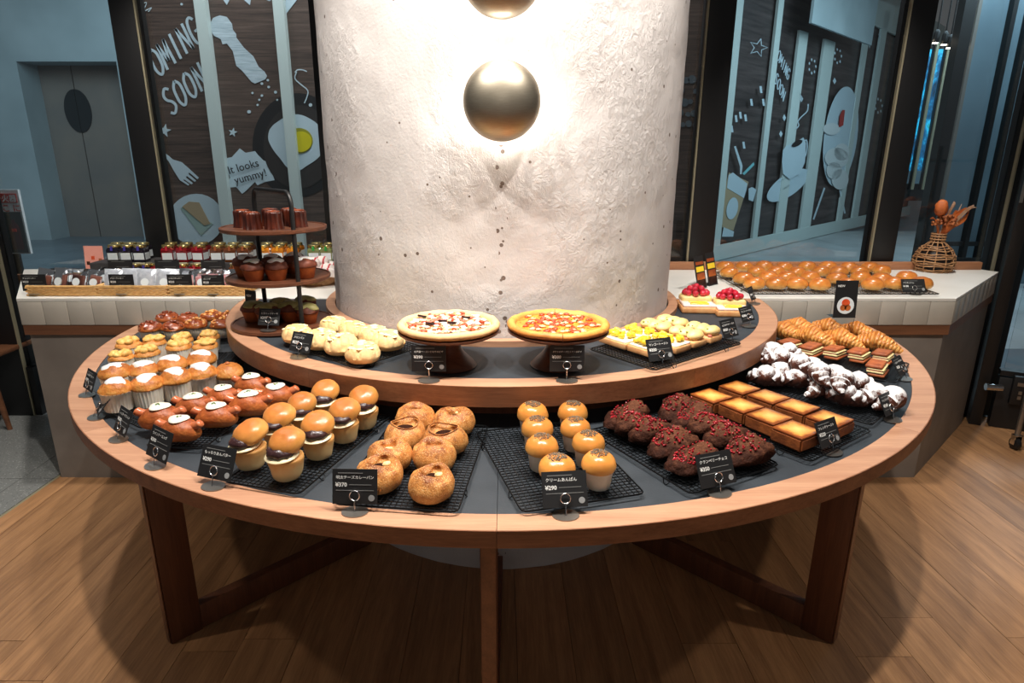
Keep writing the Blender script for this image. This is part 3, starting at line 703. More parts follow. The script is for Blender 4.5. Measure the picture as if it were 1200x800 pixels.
# ------------------------------------------------------------------ wire racks
random.seed(11)
def rack(fl, fr, br, z, label, hgt=.016, step=.0125, group='wire racks on the display table'):
    """black wire rack from three corners (front left, front right, back right) on a surface"""
    a, b, c = (at(p[0], p[1], z + hgt) for p in (fl, fr, br))
    u = (b - a); W = u.length; u.normalize(); v = Vector((-u.y, u.x, 0)); D = (c - b).dot(v); sk = 0
    o = a + u*W/2 + v*D/2; rz = math.atan2(u.y, u.x)
    t = thing('wire_rack', label, 'rack', (o.x, o.y, z), rz, group)
    R = .0022; rc = .015
    pts = []
    for cx, cy, a0 in ((W/2-rc, D/2-rc, 0), (-W/2+rc, D/2-rc, PI/2), (-W/2+rc, -D/2+rc, PI), (W/2-rc, -D/2+rc, 1.5*PI)):
        for j in range(4): an = a0 + PI/2*j/3; pts.append((cx + rc*math.cos(an), cy + rc*math.sin(an), hgt - R))
    G().tube(pts, R, 6, True).obj('frame', M['blackwire'], t)
    g = G(); n = int(W/step); m_ = int(D/step)
    for i in range(1, n): x = -W/2 + W*i/n; g.box((x, 0, hgt - .0012), (.0017, D - .004, .0017))
    for j in range(1, m_): y = -D/2 + D*j/m_; g.box((0, y, hgt - .003), (W - .004, .0017, .0017))
    g.obj('wire_grid', M['blackwire'], t, 0, 'stuff')
    for sx in (-1, 1):
        for f in (.3, -.3):
            y = f*D; x = sx*W/2
            G().tube([(x, y - .012, hgt - R), (x + sx*.004, y - .006, .004), (x + sx*.005, y, .0012), (x + sx*.004, y + .006, .004), (x, y + .012, hgt - R)], .0013, 5).obj('foot', M['blackwire'], t)
    return t
HR = .016; ZF = ZT - .003 + HR              # height at which food on the table racks stands
zt_ = ZT - .003
rack((390, 589), (536, 599), (573, 498), zt_, 'black wire rack under the sesame bagel rolls at front left of centre')
rack((612, 599), (756, 577), (697, 489), zt_, 'black wire rack under the poppy-seed buns at front right of centre')
rack((810, 578), (914, 543), (812, 473), zt_, 'black wire rack under the dark chocolate berry bread')
rack((950, 540), (1022, 503), (886, 450), zt_, 'black wire rack under the golden toast squares')
rack((1022, 497), (1062, 462), (950, 412), zt_, 'black wire rack under the sugar-dusted dark croissants')
rack((1050, 448), (1066, 425), (925, 402), zt_, 'black wire rack under the layered sandwiches')
rack((1030, 416), (1042, 400), (930, 388), zt_, 'black wire rack under the golden croissants')
rack((262, 563), (350, 578), (455, 486), zt_, 'black wire rack under the bean-paste butter buns')
rack((170, 522), (238, 525), (345, 468), zt_, 'black wire rack under the sausage rolls')
rack((118, 478), (166, 501), (300, 455), zt_, 'black wire rack under the icing-topped muffins')
rack((122, 442), (112, 462), (275, 446), zt_, 'black wire rack under the custard-topped muffins') if False else None
rack((108, 452), (128, 470), (282, 430), zt_, 'black wire rack under the custard-topped muffins') if False else None
rack((128, 428), (118, 447), (262, 440), zt_, 'x') if False else None
rack((118, 440), (280, 432), (272, 412), zt_, 'black wire rack under the custard-topped muffins')
rack((150, 406), (268, 402), (268, 388), zt_, 'black wire rack under the nut-topped muffins')

# ------------------------------------------------------------------ baked goods: materials
M['muffin'] = baked('muffin_crust', rgb(228, 174, 98), rgb(204, 130, 58), rgb(160, 84, 36), .03, .105, nscale=50, namp=.6, bump=.8, bdist=.004)
M['nutty'] = baked('nut_crust', rgb(190, 110, 52), rgb(150, 70, 30), rgb(96, 38, 20), .03, .1, .3, 60, .5, .8, 90, coat=.3)
M['nuts'] = mat('nut_bits', rgb(196, 112, 52), .35, rgb(236, 176, 96), 60, vary=.15, coat=.3)
M['darknut'] = mat('glazed_nut_bits', rgb(98, 36, 22), .25, rgb(160, 76, 36), 60, vary=.15, coat=.5)
M['custard'] = mat('custard', rgb(222, 158, 74), .5, rgb(240, 204, 120), 50, bump=.5, bscale=130)
M['icing'] = mat('icing', rgb(246, 243, 238), .35, sss=.15, bump=.15, bscale=90)
M['roll'] = baked('roll_crust', rgb(208, 126, 60), rgb(194, 106, 50), rgb(150, 70, 32), .0, .08, .45, 40, .7, .7, bdist=.003)
M['sausage'] = mat('sausage', rgb(208, 122, 78), .3, rgb(190, 98, 58), 40, coat=.4)
M['eggslice'] = mat('egg_slice', rgb(246, 240, 222), .35, sss=.1)
M['parsley'] = mat('parsley', rgb(66, 96, 34), .7)
M['bunpale'] = baked('bun_base', rgb(238, 212, 158), rgb(236, 204, 144), rgb(222, 164, 92), .0, .055, .55, 40, .3, .3)
M['buntop'] = baked('bun_top', rgb(232, 176, 100), rgb(218, 150, 74), rgb(188, 108, 48), .0, .045, .35, 25, .3, .25, coat=.15)
M['bean'] = mat('bean_paste', rgb(40, 22, 24), .3, rgb(66, 40, 40), 90, bump=.8, bscale=220, coat=.3)
M['butter'] = mat('butter', rgb(244, 228, 186), .4, sss=.1)
M['bagel'] = baked('bagel_crust', rgb(226, 164, 92), rgb(206, 134, 64), rgb(142, 76, 32), .0, .085, .55, 60, .9, 1.0, 260, speck=(rgb(246, 214, 156), 330, .24))
M['hole'] = mat('baked_filling', rgb(30, 15, 10), .9, rgb(58, 30, 18), 60, bump=.5, spec=.1)
M['cheesewhite'] = mat('melted_cheese', rgb(240, 222, 176), .4, rgb(222, 178, 110), 60)
M['shiny'] = baked('shiny_bun', rgb(240, 188, 106), rgb(228, 154, 72), rgb(204, 118, 46), .035, .1, .3, 22, .25, .15, coat=.25)
M['seed'] = mat('poppy_seed', rgb(34, 28, 26), .5, rgb(150, 130, 104), 500)
M['choc'] = baked('choc_bread', rgb(38, 20, 14), rgb(60, 32, 22), rgb(104, 64, 44), .0, .08, .75, 60, .7, 1.0, 90, bdist=.006, sss=0, spec=.12)
M['berry'] = mat('red_berry_bits', rgb(110, 8, 18), .25, rgb(170, 24, 36), 60, vary=.2, coat=.5)
M['toastside'] = mat('toast_side', rgb(92, 44, 20), .55, rgb(146, 80, 36), 28, bump=.8, bscale=120, vary=.1)
k = NT('toast_top'); v_ = k.coord('Object'); b = k.b                                  # butter-golden with browner borders
sp = k.add('ShaderNodeSeparateXYZ'); k.link(v_, sp.inputs[0])
e = k.math('MAXIMUM', k.math('ABSOLUTE', sp.outputs[0]), k.math('ABSOLUTE', sp.outputs[1]))
f = k.math('ADD', k.math('MULTIPLY', e, 18.0), k.math('MULTIPLY', k.noise(v_, 45, 5, .65), .55))
k.link(k.vary(k.ramp(f, [(.35, rgb(248, 200, 116)), (.75, rgb(232, 158, 74)), (1.05, rgb(140, 72, 32))]), .84, 1.08), b.inputs['Base Color'])
b.inputs['Roughness'].default_value = .35; k.bump(k.noise(v_, 160, 4), .4); M['toasttop'] = k.m
k = NT('sugared_dark'); v_ = k.coord('Object'); b = k.b                               # icing sugar settled on upward faces
ge = k.add('ShaderNodeNewGeometry'); sp = k.add('ShaderNodeSeparateXYZ'); k.link(ge.outputs['Normal'], sp.inputs[0])
f = k.math('ADD', sp.outputs[2], k.math('MULTIPLY', k.math('SUBTRACT', k.noise(v_, 60, 6, .75), .5), 2.2))
k.link(k.mix(k.ramp(f, [(.2, (0, 0, 0, 1)), (.6, (1, 1, 1, 1))]), k.ramp(k.noise(v_, 40), [(.3, rgb(58, 26, 18)), (.7, rgb(104, 52, 32))]), rgb(240, 238, 238)), b.inputs['Base Color'])
b.inputs['Roughness'].default_value = .6; k.bump(k.noise(v_, 140, 4), .5); M['sugared'] = k.m
M['croissant'] = baked('croissant_crust', rgb(238, 172, 88), rgb(216, 132, 56), rgb(160, 76, 30), .0, .085, .35, 40, .5, .4, coat=.2)
k = NT('croissant_layers'); v_ = k.coord('Object'); b = k.b
sp = k.add('ShaderNodeSeparateXYZ'); k.link(v_, sp.inputs[0])
wv = k.math('SINE', k.math('ADD', k.math('MULTIPLY', sp.outputs[0], 2*PI*7.5/.086), k.math('MULTIPLY', k.noise(v_, 24, 3), 4.0)))
f = k.math('ADD', k.math('ADD', k.math('MULTIPLY', wv, .09), k.math('MULTIPLY', k.noise(v_, 50, 5, .65), .7)), k.math('MULTIPLY', sp.outputs[2], 3.0))
k.link(k.vary(k.ramp(f, [(.22, rgb(246, 196, 116)), (.5, rgb(222, 140, 62)), (.85, rgb(140, 66, 26))]), .9, 1.1), b.inputs['Base Color'])
b.inputs['Roughness'].default_value = .35; b.inputs['Coat Weight'].default_value = .2; k.bump(k.math('ADD', wv, k.noise(v_, 150, 3)), .5, .002); M['croissant'] = k.m
M['crumb'] = mat('bread_slice', rgb(188, 104, 56), .55, rgb(128, 58, 30), 30, bump=.6, vary=.15)
M['slicecheese'] = mat('cheese_slice', rgb(244, 226, 164), .4)
M['ham'] = mat('ham_slice', rgb(206, 132, 110), .4)
M['melon'] = baked('melon_bread', rgb(232, 182, 116), rgb(244, 210, 152), rgb(236, 196, 128), .0, .06, .6, 30, .4, .5, 150, bdist=.003)
M['cookiecrust'] = mat('cookie_crust', rgb(248, 224, 166), .6, rgb(250, 234, 190), 40, bump=.5, bscale=150)
M['pizzacrust'] = baked('pizza_crust', rgb(206, 148, 86), rgb(232, 190, 130), rgb(238, 206, 156), .0, .03, .6, 30, .5, .5)
M['pizzacheese'] = mat('pizza_cheese', rgb(240, 222, 180), .4, rgb(232, 190, 130), 40, bump=.7, bscale=90)
M['pizzacheese2'] = mat('pizza_cheddar', rgb(222, 112, 30), .4, rgb(236, 170, 60), 45, bump=.7, bscale=90)
M['tomato'] = mat('tomato_bits', rgb(200, 62, 30), .35, rgb(214, 96, 50), 40, vary=.15)
M['bacon'] = mat('bacon_bits', rgb(196, 92, 76), .4, rgb(226, 150, 120), 60, vary=.1)
M['olive'] = mat('aubergine_slice', rgb(48, 26, 30), .35)
M['mango'] = mat('mango', rgb(246, 196, 30), .3, rgb(250, 222, 70), 20, vary=.08, coat=.3)
M['pist'] = mat('pistachio_bits', rgb(150, 160, 60), .6)
M['palebread'] = mat('pale_bread', rgb(234, 200, 120), .5, rgb(244, 222, 160), 25, bump=.3, vary=.06)
M['pastry'] = mat('pastry_side', rgb(206, 138, 84), .55, rgb(230, 178, 120), 30, bump=.5, bscale=120)
M['cherry'] = mat('glazed_cherry', rgb(168, 12, 36), .15, rgb(206, 40, 60), 25, vary=.2, coat=.6)
M['canele'] = mat('canele', rgb(44, 15, 9), .28, rgb(84, 34, 18), 30, coat=.6, vary=.1)
M['browncup'] = mat('brown_cup', rgb(186, 98, 42), .6, rgb(150, 70, 30), 40, bump=.3)
M['cocoa'] = mat('cocoa_cake', rgb(88, 40, 26), .6, rgb(120, 60, 36), 40, bump=.7, bscale=100)
M['matcha'] = mat('matcha_cream', rgb(150, 148, 84), .5, rgb(190, 180, 120), 40)

# ------------------------------------------------------------------ baked goods: shapes
def pleats(n, amp):
    return lambda x, y, z, a, i: (x*(1 + amp*math.cos(n*a)), y*(1 + amp*math.cos(n*a)), z)
def cup(par, r0, r1, h, m, n=28, amp=.03, flare=0):
    pr = [(0, 0), (r0*.9, 0), (r0, .002), (r1, h)] + ([(r1 + flare, h + .004), (r1 + flare, h + .005)] if flare else []) + [(r1 - .002, h), (r1 - .003, h - .01)]
    return G().lathe(pr, n*2, pleats(n, amp)).obj('paper_cup', m, par, 50)
def dome(r, z0, h, over=.0, n=28, m=9):
    pr = [(r - .004, z0)] + [((r + over)*math.cos(a)**.8 if a < PI/2 - 1e-4 else 0, z0 + h*(.15 + .85*math.sin(a))) for a in [PI/2*j/m for j in range(m+1)]]
    pr[-1] = (0, pr[-1][1]); return G().lathe(pr, n)
def bits(n, fn, s, seed, flat_=.6):
    rnd = random.Random(seed); g = G()
    for _ in range(n):
        c, nr = fn(rnd); q = rnd.uniform(.7, 1.3)*s
        g.ball(c, (q, q*rnd.uniform(.6, 1), q*flat_), 6, 4)
    return g
def on_dome(r, z0, h, amax=1.2):
    def fn(rnd):
        a = rnd.uniform(0, 2*PI); t = math.sqrt(rnd.random())*amax; return (r*math.sin(t)*math.cos(a), r*math.sin(t)*math.sin(a), z0 + h*math.cos(t)), None
    return fn
def nut_muffin(dark):
    def mk(i):
        t = thing('nut_muffin'); cup(t, .034, .041, .047, M['paper'])
        rough(dome(.044, .042, .034, .002), .006, 40, i).obj('muffin_top', M['nutty'], t, 60)
        bits(34, on_dome(.04, .046, .034, 1.35), .0085, i).obj('nut_topping', M['darknut' if dark else 'nuts'], t, 60, 'stuff'); return t
    return mk
def custard_muffin(i):
    t = thing('custard_muffin'); cup(t, .0355, .042, .052, M['paper'])
    rough(dome(.042, .049, .024, .002), .004, 35, i).obj('muffin_top', M['muffin'], t, 60)
    rnd = random.Random(i); g = G()
    for j in range(7): a = j*.9 + i; r = .022 if j else 0; g.ball((r*math.cos(a), r*math.sin(a), .074 + .004*rnd.random() - r*.22), (.017, .016, .011), 12, 8)
    rough(g, .006, 50, i).obj('custard', M['custard'], t, 60); return t
def iced_muffin(i):
    t = thing('iced_muffin'); cup(t, .037, .043, .054, M['paper'], flare=.004 if i % 2 else 0)
    rough(rough(dome(.044, .052, .039, .002, 36, 12), .005, 28, i), .002, 90, i).obj('muffin_top', M['muffin'], t, 60)
    def f(x, y, z, a, k): s = 1 + (.16*math.sin(2*a + i) + .09*math.sin(3*a + 2*i))*(k < 4); return (x*s, y*s, z - (.006*math.sin(2*a + i) + .006 if k < 3 else 0))
    pr = [(.026, .0755), (.031, .0775), (.0315, .081), (.027, .0885), (.016, .0935), (0, .0955)]
    G().lathe(pr, 28, f).obj('icing', M['icing'], t, 60); return t
def plain_muffin(i):
    t = thing('plain_muffin'); cup(t, .033, .04, .045, M['paper'])
    rough(dome(.045, .042, .046, .003, 36, 12), .004, 40, 5).obj('muffin_top', M['muffin'], t, 60)
    G().ball((.0, 0, .09), (.008, .008, .005), 8, 6).obj('top_knob', M['muffin'], t); return t
def sausage_roll(i):
    t = thing('sausage_roll'); g = G()
    g.ball((0, 0, .032), (.061, .040, .036), 28, 16, fn=lambda q: Vector((q.x, q.y*(1 - .15*(q.x/.064)**2), max(0, q.z + .006*math.cos(q.x*40)))))
    rough(g, .0025, 30, i, 0).obj('roll', M['roll'], t, 60)
    pts = crom([(-.067, .004, .062), (-.052, .003, .052), (0, 0, .042), (.052, -.003, .052), (.067, -.004, .062)], 5); n = len(pts)
    G().tube(pts, [.0125*min(1, (.35 + 3*min(j, n-1-j)/5)) for j in range(n)], 12).obj('sausage', M['sausage'], t, 60)
    def wob(x, y, z, a, k): s = 1 + .1*math.sin(3*a + i); return (x*s, y*s*.95, z)
    G().lathe([(0, .060), (.025, .061), (.0285, .0645), (.026, .0685), (.013, .0712), (0, .0715)], 20, wob).obj('egg_slice', M['eggslice'], t, 60, loc=(0, 0, .005))
    bits(9, lambda r: ((r.uniform(-.007, .007), r.uniform(-.006, .006), .0765), None), .0028, i, .4).obj('parsley', M['parsley'], t, 60, 'stuff'); return t
def bean_bun(i):
    t = thing('bean_paste_bun')
    pr = [(p.x, p.y) for p in crom([(0, 0, 0), (.026, 0, 0), (.033, .006, 0), (.039, .03, 0), (.042, .048, 0), (.038, .056, 0), (.0, .058, 0)], 3)]
    rough(G().lathe(pr, 28), .0018, 50, i, 0).obj('bun_base', M['bunpale'], t, 60)
    wed = Matrix.Translation((0, -.010, .057)) @ Matrix.Rotation(.1, 4, 'X')
    rough(G().ball((0, 0, .005), (.041, .040, .009), 22, 10, M=wed), .002, 60, i).obj('butter', M['butter'], t, 60)
    rough(G().ball((0, 0, 0), (.036, .034, .017), 20, 12), .006, 70, i).obj('bean_paste', M['bean'], t, 60, loc=(0, -.012, .074))
    pr = [(p.x, p.y) for p in crom([(0, 0, 0), (.036, .0, 0), (.0435, .006, 0), (.044, .015, 0), (.037, .03, 0), (.021, .039, 0), (0, .041, 0)], 3)]
    o = rough(G().lathe(pr, 28), .002, 40, i + 4).obj('bun_top', M['buntop'], t, 60); o.location = (0, .013, .076); o.rotation_euler = (.38, .06*(i - 1), 0); return t
def bagel_roll(i):
    t = thing('sesame_roll'); hx = (.004, -.006, .008, 0)[i]; hr = (.025, .018, .032, .014)[i]
    pr = [(p.x, p.y) for p in crom([(0, .0, 0), (.04, .0, 0), (.053, .012, 0), (.057, .03, 0), (.05, .05, 0), (.036, .062, 0), (max(.026, hr + .007), .064, 0), (hr, .055, 0), (hr*.85, .045, 0), (0, .040, 0)], 3)]
    def f(x, y, z, a, k):
        s = 1 + .04*math.sin(2*a + i) + (.22*math.sin(3*a + i*2) if k > 20 else 0); return (x*s + hx*(z/.06), y*s, z + (.004*math.sin(2*a + 1 + i) if k > 12 else 0))
    rough(G().lathe(pr, 36, f), .0025, 35, i, 0).obj('bread', M['bagel'], t, 60)
    G().ball((hx, 0, .0435), (hr*.95, hr*.95, .005), 12, 8).obj('filling', M['hole' if i != 1 else 'cheesewhite'], t)
    if i in (0, 3): G().ball((hx + hr*.5, -hr*.4, .053), (hr*.45, hr*.35, .005), 10, 6).obj('cheese', M['cheesewhite'], t)
    return t
def poppy_bun(i):
    t = thing('poppy_seed_bun'); cup(t, .029, .035, .046, M['paper'], 18, .012)
    pr = [(p.x, p.y) for p in crom([(.03, .044, 0), (.038, .046, 0), (.0415, .055, 0), (.038, .072, 0), (.026, .084, 0), (.010, .0885, 0), (0, .089, 0)], 3)]
    o = rough(G().lathe(pr, 28), .0016, 30, i).obj('bun', M['shiny'], t, 60)
    rnd = random.Random(i); g = G()
    for _ in range(190):
        a = rnd.uniform(0, 2*PI); r = .021*math.sqrt(rnd.random()); z = .0905 - 7.5*r*r
        g.ball((r*math.cos(a), r*math.sin(a), z), (.0017, .0015, .0012), 5, 3)
    g.obj('seeds', M['seed'], t, 60, 'stuff'); return t
def choc_bread(i):
    t = thing('chocolate_berry_bread')
    g = G().ball((0, 0, .026), (.086, .050, .033), 40, 22, fn=lambda q: Vector((q.x, q.y, max(0, q.z + .012*math.sin(q.x*30 + i)*(q.z > .02)))))
    rough(rough(g, .012, 24, i, 0), .005, 75, i, 0).obj('bread', M['choc'], t, 60)
    def fn(r):
        a = r.uniform(0, 2*PI); q = math.sqrt(r.random())*.95; x, y = q*.07*math.cos(a), q*.045*math.sin(a)
        if r.random() < .6: x = -abs(x)
        z = .026 + .036*math.sqrt(max(0, 1 - (x/.08)**2 - (y/.052)**2)) + .012*math.sin(x*30 + i) + .002; return (x, y, z), None
    bits(70, fn, .0036, i, .9).obj('berry_bits', M['berry'], t, 60, 'stuff'); return t
def toast(i):
    t = thing('toast_square'); s = .094
    g = G()
    bm = bmesh.new(); bmesh.ops.create_cube(bm, size=1)
    for q in bm.verts: q.co = Vector((q.co.x*s, q.co.y*s, (q.co.z + .5)*.037))
    bmesh.ops.bevel(bm, geom=list(bm.edges), offset=.005, segments=2, affect='EDGES'); bmesh.ops.subdivide_edges(bm, edges=list(bm.edges), cuts=2, use_grid_fill=True)
    bm.verts.index_update(); g.add([q.co.copy() for q in bm.verts], [[q.index for q in p.verts] for p in bm.faces]); bm.free()
    rough(g, .0018, 40, i, 0).obj('bread', M['toastside'], t, 60)
    G().box((0, 0, .0375), (s - .004, s - .004, .006), bevel=.0025).obj('caramel_top', M['toasttop'], t); return t
def crescent(L, R, segs, bend, m, name, seed, flatten=.8, ridge=.16):
    n = 64; pts = []; rad = []
    for j in range(n+1):
        u = j/n*2 - 1; ang = u*bend; x = L*math.sin(ang)/max(math.sin(bend), .01) if bend > .05 else L*u; y = L*(1 - math.cos(ang))/max(math.sin(bend), .3)
        s = abs(u)*segs/2; fr_ = s - math.floor(s); step = 1 - fr_
        r = R*(1 - abs(u)**1.5*.78)*(1 - ridge*.6 + ridge*step); pts.append((x, y, r*flatten)); rad.append(r)
    g = G().tube(pts, rad, 20)
    g.v = [(x, y, max(0, z*flatten + .0)) for x, y, z in g.v]
    return rough(g, .0016, 45, seed, 0)
def croissant(i):
    t = thing('croissant'); crescent(.086, .040, 15, .2, None, '', i, .9, .2).obj('pastry', M['croissant'], t, 30)
    return t
def sugar_croissant(i):
    t = thing('sugared_croissant'); crescent(.058, .034, 7, 1.0, None, '', i + 9, 1.0, .26).obj('pastry', M['sugared'], t, 50)
    return t
def sandwich(i):
    t = thing('layered_sandwich'); L, W = .105, .062
    def tri(z0, z1, o, nm, m, ins=0):
        g = G().box((0, o, (z0 + z1)/2), (L - ins, W - ins, z1 - z0), bevel=min(.005, (z1 - z0)*.35)); rough(g, .0015, 40, i).obj(nm, m, t, 50)
    tri(0, .013, -.008, 'bottom_slice', M['crumb']); tri(.016, .024, -.003, 'cheese', M['slicecheese'], .0); tri(.024, .029, .001, 'ham', M['ham'], .004)
    tri(.029, .034, -.004, 'cheese', M['slicecheese'], .002); tri(.034, .048, .004, 'top_slice', M['crumb']); return t
def melon_bread(i):
    t = thing('melon_bread')
    pr = [(p.x, p.y) for p in crom([(0, 0, 0), (.042, 0, 0), (.053, .01, 0), (.0555, .026, 0), (.046, .046, 0), (.027, .057, 0), (0, .06, 0)], 4)]
    def f(x, y, z, a, k):
        if z < .02: return (x, y, z)
        d = min(abs((x + y*.5 + .5) % .032 - .016), abs((y - x*.4 + .5) % .034 - .017)); q = max(0, 1 - d/.0045)
        return (x*(1 - .05*q), y*(1 - .05*q), z - .0065*q)
    rough(G().lathe(pr, 72, f), .0018, 30, i, 0).obj('bread', M['melon'], t, 60)
    rnd = random.Random(i)
    bits(16, lambda r: ((lambda a, q: (q*math.cos(a), q*math.sin(a), .0605 - q*q*9))(r.uniform(0, 6.28), .04*math.sqrt(r.random())), None), .011, i, .22).obj('cookie_crust', M['cookiecrust'], t, 60, 'stuff'); return t
def round_bun(i):
    t = thing('glazed_bun')
    pr = [(p.x, p.y) for p in crom([(0, 0, 0), (.034, 0, 0), (.046, .01, 0), (.048, .024, 0), (.04, .042, 0), (.024, .053, 0), (0, .056, 0)], 3)]
    def f(x, y, z, a, k): q = math.exp(-(y/.006)**2)*(abs(x) < .03)*(z > .03); return (x*1.08, y*.95, z - .006*q)
    rough(G().lathe(pr, 30, f), .002, 30, i, 0).obj('bread', M['shinydark'], t, 60)
    G().ball((0, 0, .0485), (.026, .0035, .003), 10, 6).obj('scored_top', M['butter'] if i == 5 else M['buntop'], t)
    return t
M['shinydark'] = baked('glazed_bun_crust', rgb(240, 184, 100), rgb(222, 142, 62), rgb(180, 92, 38), .0, .06, .28, 24, .5, .15, coat=.35)
def canele(i):
    t = thing('canele'); pr = [(p.x, p.y) for p in crom([(0, 0, 0), (.028, 0, 0), (.030, .004, 0), (.027, .03, 0), (.0275, .05, 0), (.025, .056, 0), (.016, .058, 0), (.008, .052, 0), (0, .05, 0)], 2)]
    G().lathe(pr, 48, pleats(12, .07)).obj('cake', M['canele'], t, 60)
    G().lathe([(0, .0515), (.007, .053), (.013, .058), (.018, .0595), (.024, .057)], 24, pleats(12, .05)).obj('sugar_crown', M['darknut'], t, 60); return t
def cupcake(top):
    def mk(i):
        t = thing('cream_cupcake' if top == 'icing' else 'matcha_cupcake'); cup(t, .03, .04, .042, M['browncup'], 24, .025)
        rough(dome(.042, .04, .035, .003), .004, 40, i).obj('cake_top', M['cocoa'], t, 60)
        def f(x, y, z, a, k): s = 1 + .2*math.sin(3*a + i)*(k < 4); return (x*s, y*s, z - .004*math.sin(2*a + i)*(k < 3))
        G().lathe([(.02, .064), (.0265, .066), (.028, .070), (.022, .077), (.012, .080), (0, .081)] if top == 'icing' else [(.034, .056), (.040, .058), (.041, .062), (.032, .073), (.016, .079), (0, .080)], 24, f).obj('cream' if top == 'icing' else 'matcha_cream', M[top], t, 60); return t
    return mk

# ------------------------------------------------------------------ baked goods: places
def spread(stock, spots, z, zc, labels, cat, group, rz=None, sc=1.0, jit=.04):
    out = []
    for i, (sp, lb) in enumerate(zip(spots, labels)):
        p = at(sp[0], sp[1], z + zc); r = rz(i) if callable(rz) else (random.uniform(0, 6.28) if rz is None else rz)
        out.append(stock.give((p.x, p.y, z), r, lb, cat, group, sc*random.uniform(1 - jit, 1 + jit)))
    return out
def seq(base, n, tail): return [f'{base}, {ORD[i]} {tail}' for i in range(n)]
face = lambda p: math.atan2(p.y, p.x)
# nut-topped muffins
nd = Stock(nut_muffin(True), 2); nl = Stock(nut_muffin(False), 2)
g_ = 'nut-topped muffins at the far left'
spread(nd, [(176, 385), (203, 384)], ZF, .05, ['dark glazed nut muffin, left end of the front row', 'dark glazed nut muffin, second in the front row'], 'muffin', g_)
spread(nl, [(230, 381), (259, 381)], ZF, .05, ['light nutty muffin, third in the nut muffin front row', 'light nutty muffin, right end of the nut muffin front row'], 'muffin', g_)
spread(nd, [(196, 373.5), (220, 374)], ZF, .05, ['dark glazed nut muffin at the left end of the back row', 'dark glazed nut muffin, second in the back row'], 'muffin', g_)
spread(nl, [(248, 372), (268, 371)], ZF, .05, ['nutty brown muffin, third in the back row by the tier', 'nutty brown muffin at back, right beside the raised tier'], 'muffin', g_)
cu = Stock(custard_muffin, 3); g_ = 'custard-topped muffins in white cups'
spread(cu, [(151, 406.5), (181, 403), (213, 399.5), (245, 396)], ZF, .05, seq('custard-topped yellow muffin, back row', 4, 'from the left'), 'muffin', g_)
spread(cu, [(142, 420), (172.5, 415.5), (210, 408.5), (241, 407.5)], ZF, .05, seq('custard-topped yellow muffin, front row', 4, 'from the left'), 'muffin', g_)
ic = Stock(iced_muffin, 3); g_ = 'white-iced muffins in pleated cups'
spread(ic, [(136, 441), (169, 437), (202, 432), (237, 425)], ZF, .055, seq('white-iced orange muffin, back row', 4, 'from the left'), 'muffin', g_, sc=1.04)
spread(ic, [(137.5, 461), (173, 456), (207, 449), (237, 443)], ZF, .05, seq('white-iced orange muffin, front row', 4, 'from the left'), 'muffin', g_, sc=1.08)
spread(Stock(plain_muffin, 1), [(268, 438)], ZF, .05, ['plain round muffin without icing, at the right of the iced muffins'], 'muffin', None, sc=.95)
sr = Stock(sausage_roll, 3); g_ = 'sausage rolls with egg slices'
spread(sr, [(211, 505), (254, 489), (292, 476), (324, 466)], ZF, .03, seq('sausage roll with egg slice, front row', 4, 'from the left'), 'bread', g_, rz=lambda i: (-.02, .12, .1, .25)[i], sc=.98)
spread(sr, [(189, 491), (228, 477), (262, 466), (295, 453)], ZF, .03, seq('sausage roll with egg slice, back row', 4, 'from the left'), 'bread', g_, rz=lambda i: (.15, .0, -.12, -.15)[i], sc=.95)
bb = Stock(bean_bun, 3); g_ = 'bean-paste butter buns'
spread(bb, [(335, 537), (372.5, 514), (403, 496), (426, 481)], ZF, .048, seq('golden bun split with bean paste, right row', 4, 'from the front'), 'bun', g_, rz=lambda i: (-.5, -.1, -.35, -.1)[i], sc=.98)
spread(bb, [(292, 525), (326, 504), (354, 487), (381, 472)], ZF, .048, seq('golden bun split with bean paste, left row', 4, 'from the front'), 'bun', g_, rz=lambda i: (-.8, -.5, -.1, -.2)[i], sc=.95)
bg_ = Stock(bagel_roll, 4); g_ = 'sesame rolls with open tops'
spread(bg_, [(505, 566), (509, 533), (524, 514), (532, 494)], ZF, .03, seq('brown sesame roll with open top, right row', 4, 'from the front'), 'bread', g_)
spread(bg_, [(444, 555), (458, 532), (474, 509), (487, 490)], ZF, .03, seq('brown sesame roll with open top, left row', 4, 'from the front'), 'bread', g_)
pb = Stock(poppy_bun, 3); g_ = 'poppy-seed buns in white cups'
spread(pb, [(652.5, 556), (635, 529), (629.5, 508), (624, 491)], ZF, .045, seq('shiny poppy-seed bun in white cup, left row', 4, 'from the front'), 'bun', g_)
spread(pb, [(701.5, 549), (689.5, 525), (674, 507), (671, 489)], ZF, .045, seq('shiny poppy-seed bun in white cup, right row', 4, 'from the front'), 'bun', g_)
ch = Stock(choc_bread, 4); g_ = 'dark chocolate berry breads'
spread(ch, [(812, 537), (789, 519), (766, 505), (747, 496), (735, 487.5)], ZF, .028, seq('dark chocolate bread with red berries, left row', 5, 'from the front'), 'bread', g_, rz=lambda i: .42 + .05*i, sc=.9)
spread(ch, [(876, 528), (854, 511), (833, 498), (812, 488), (795, 477.5)], ZF, .028, seq('dark chocolate bread with red berries, right row', 5, 'from the front'), 'bread', g_, rz=lambda i: .45 + .05*i, sc=.9)
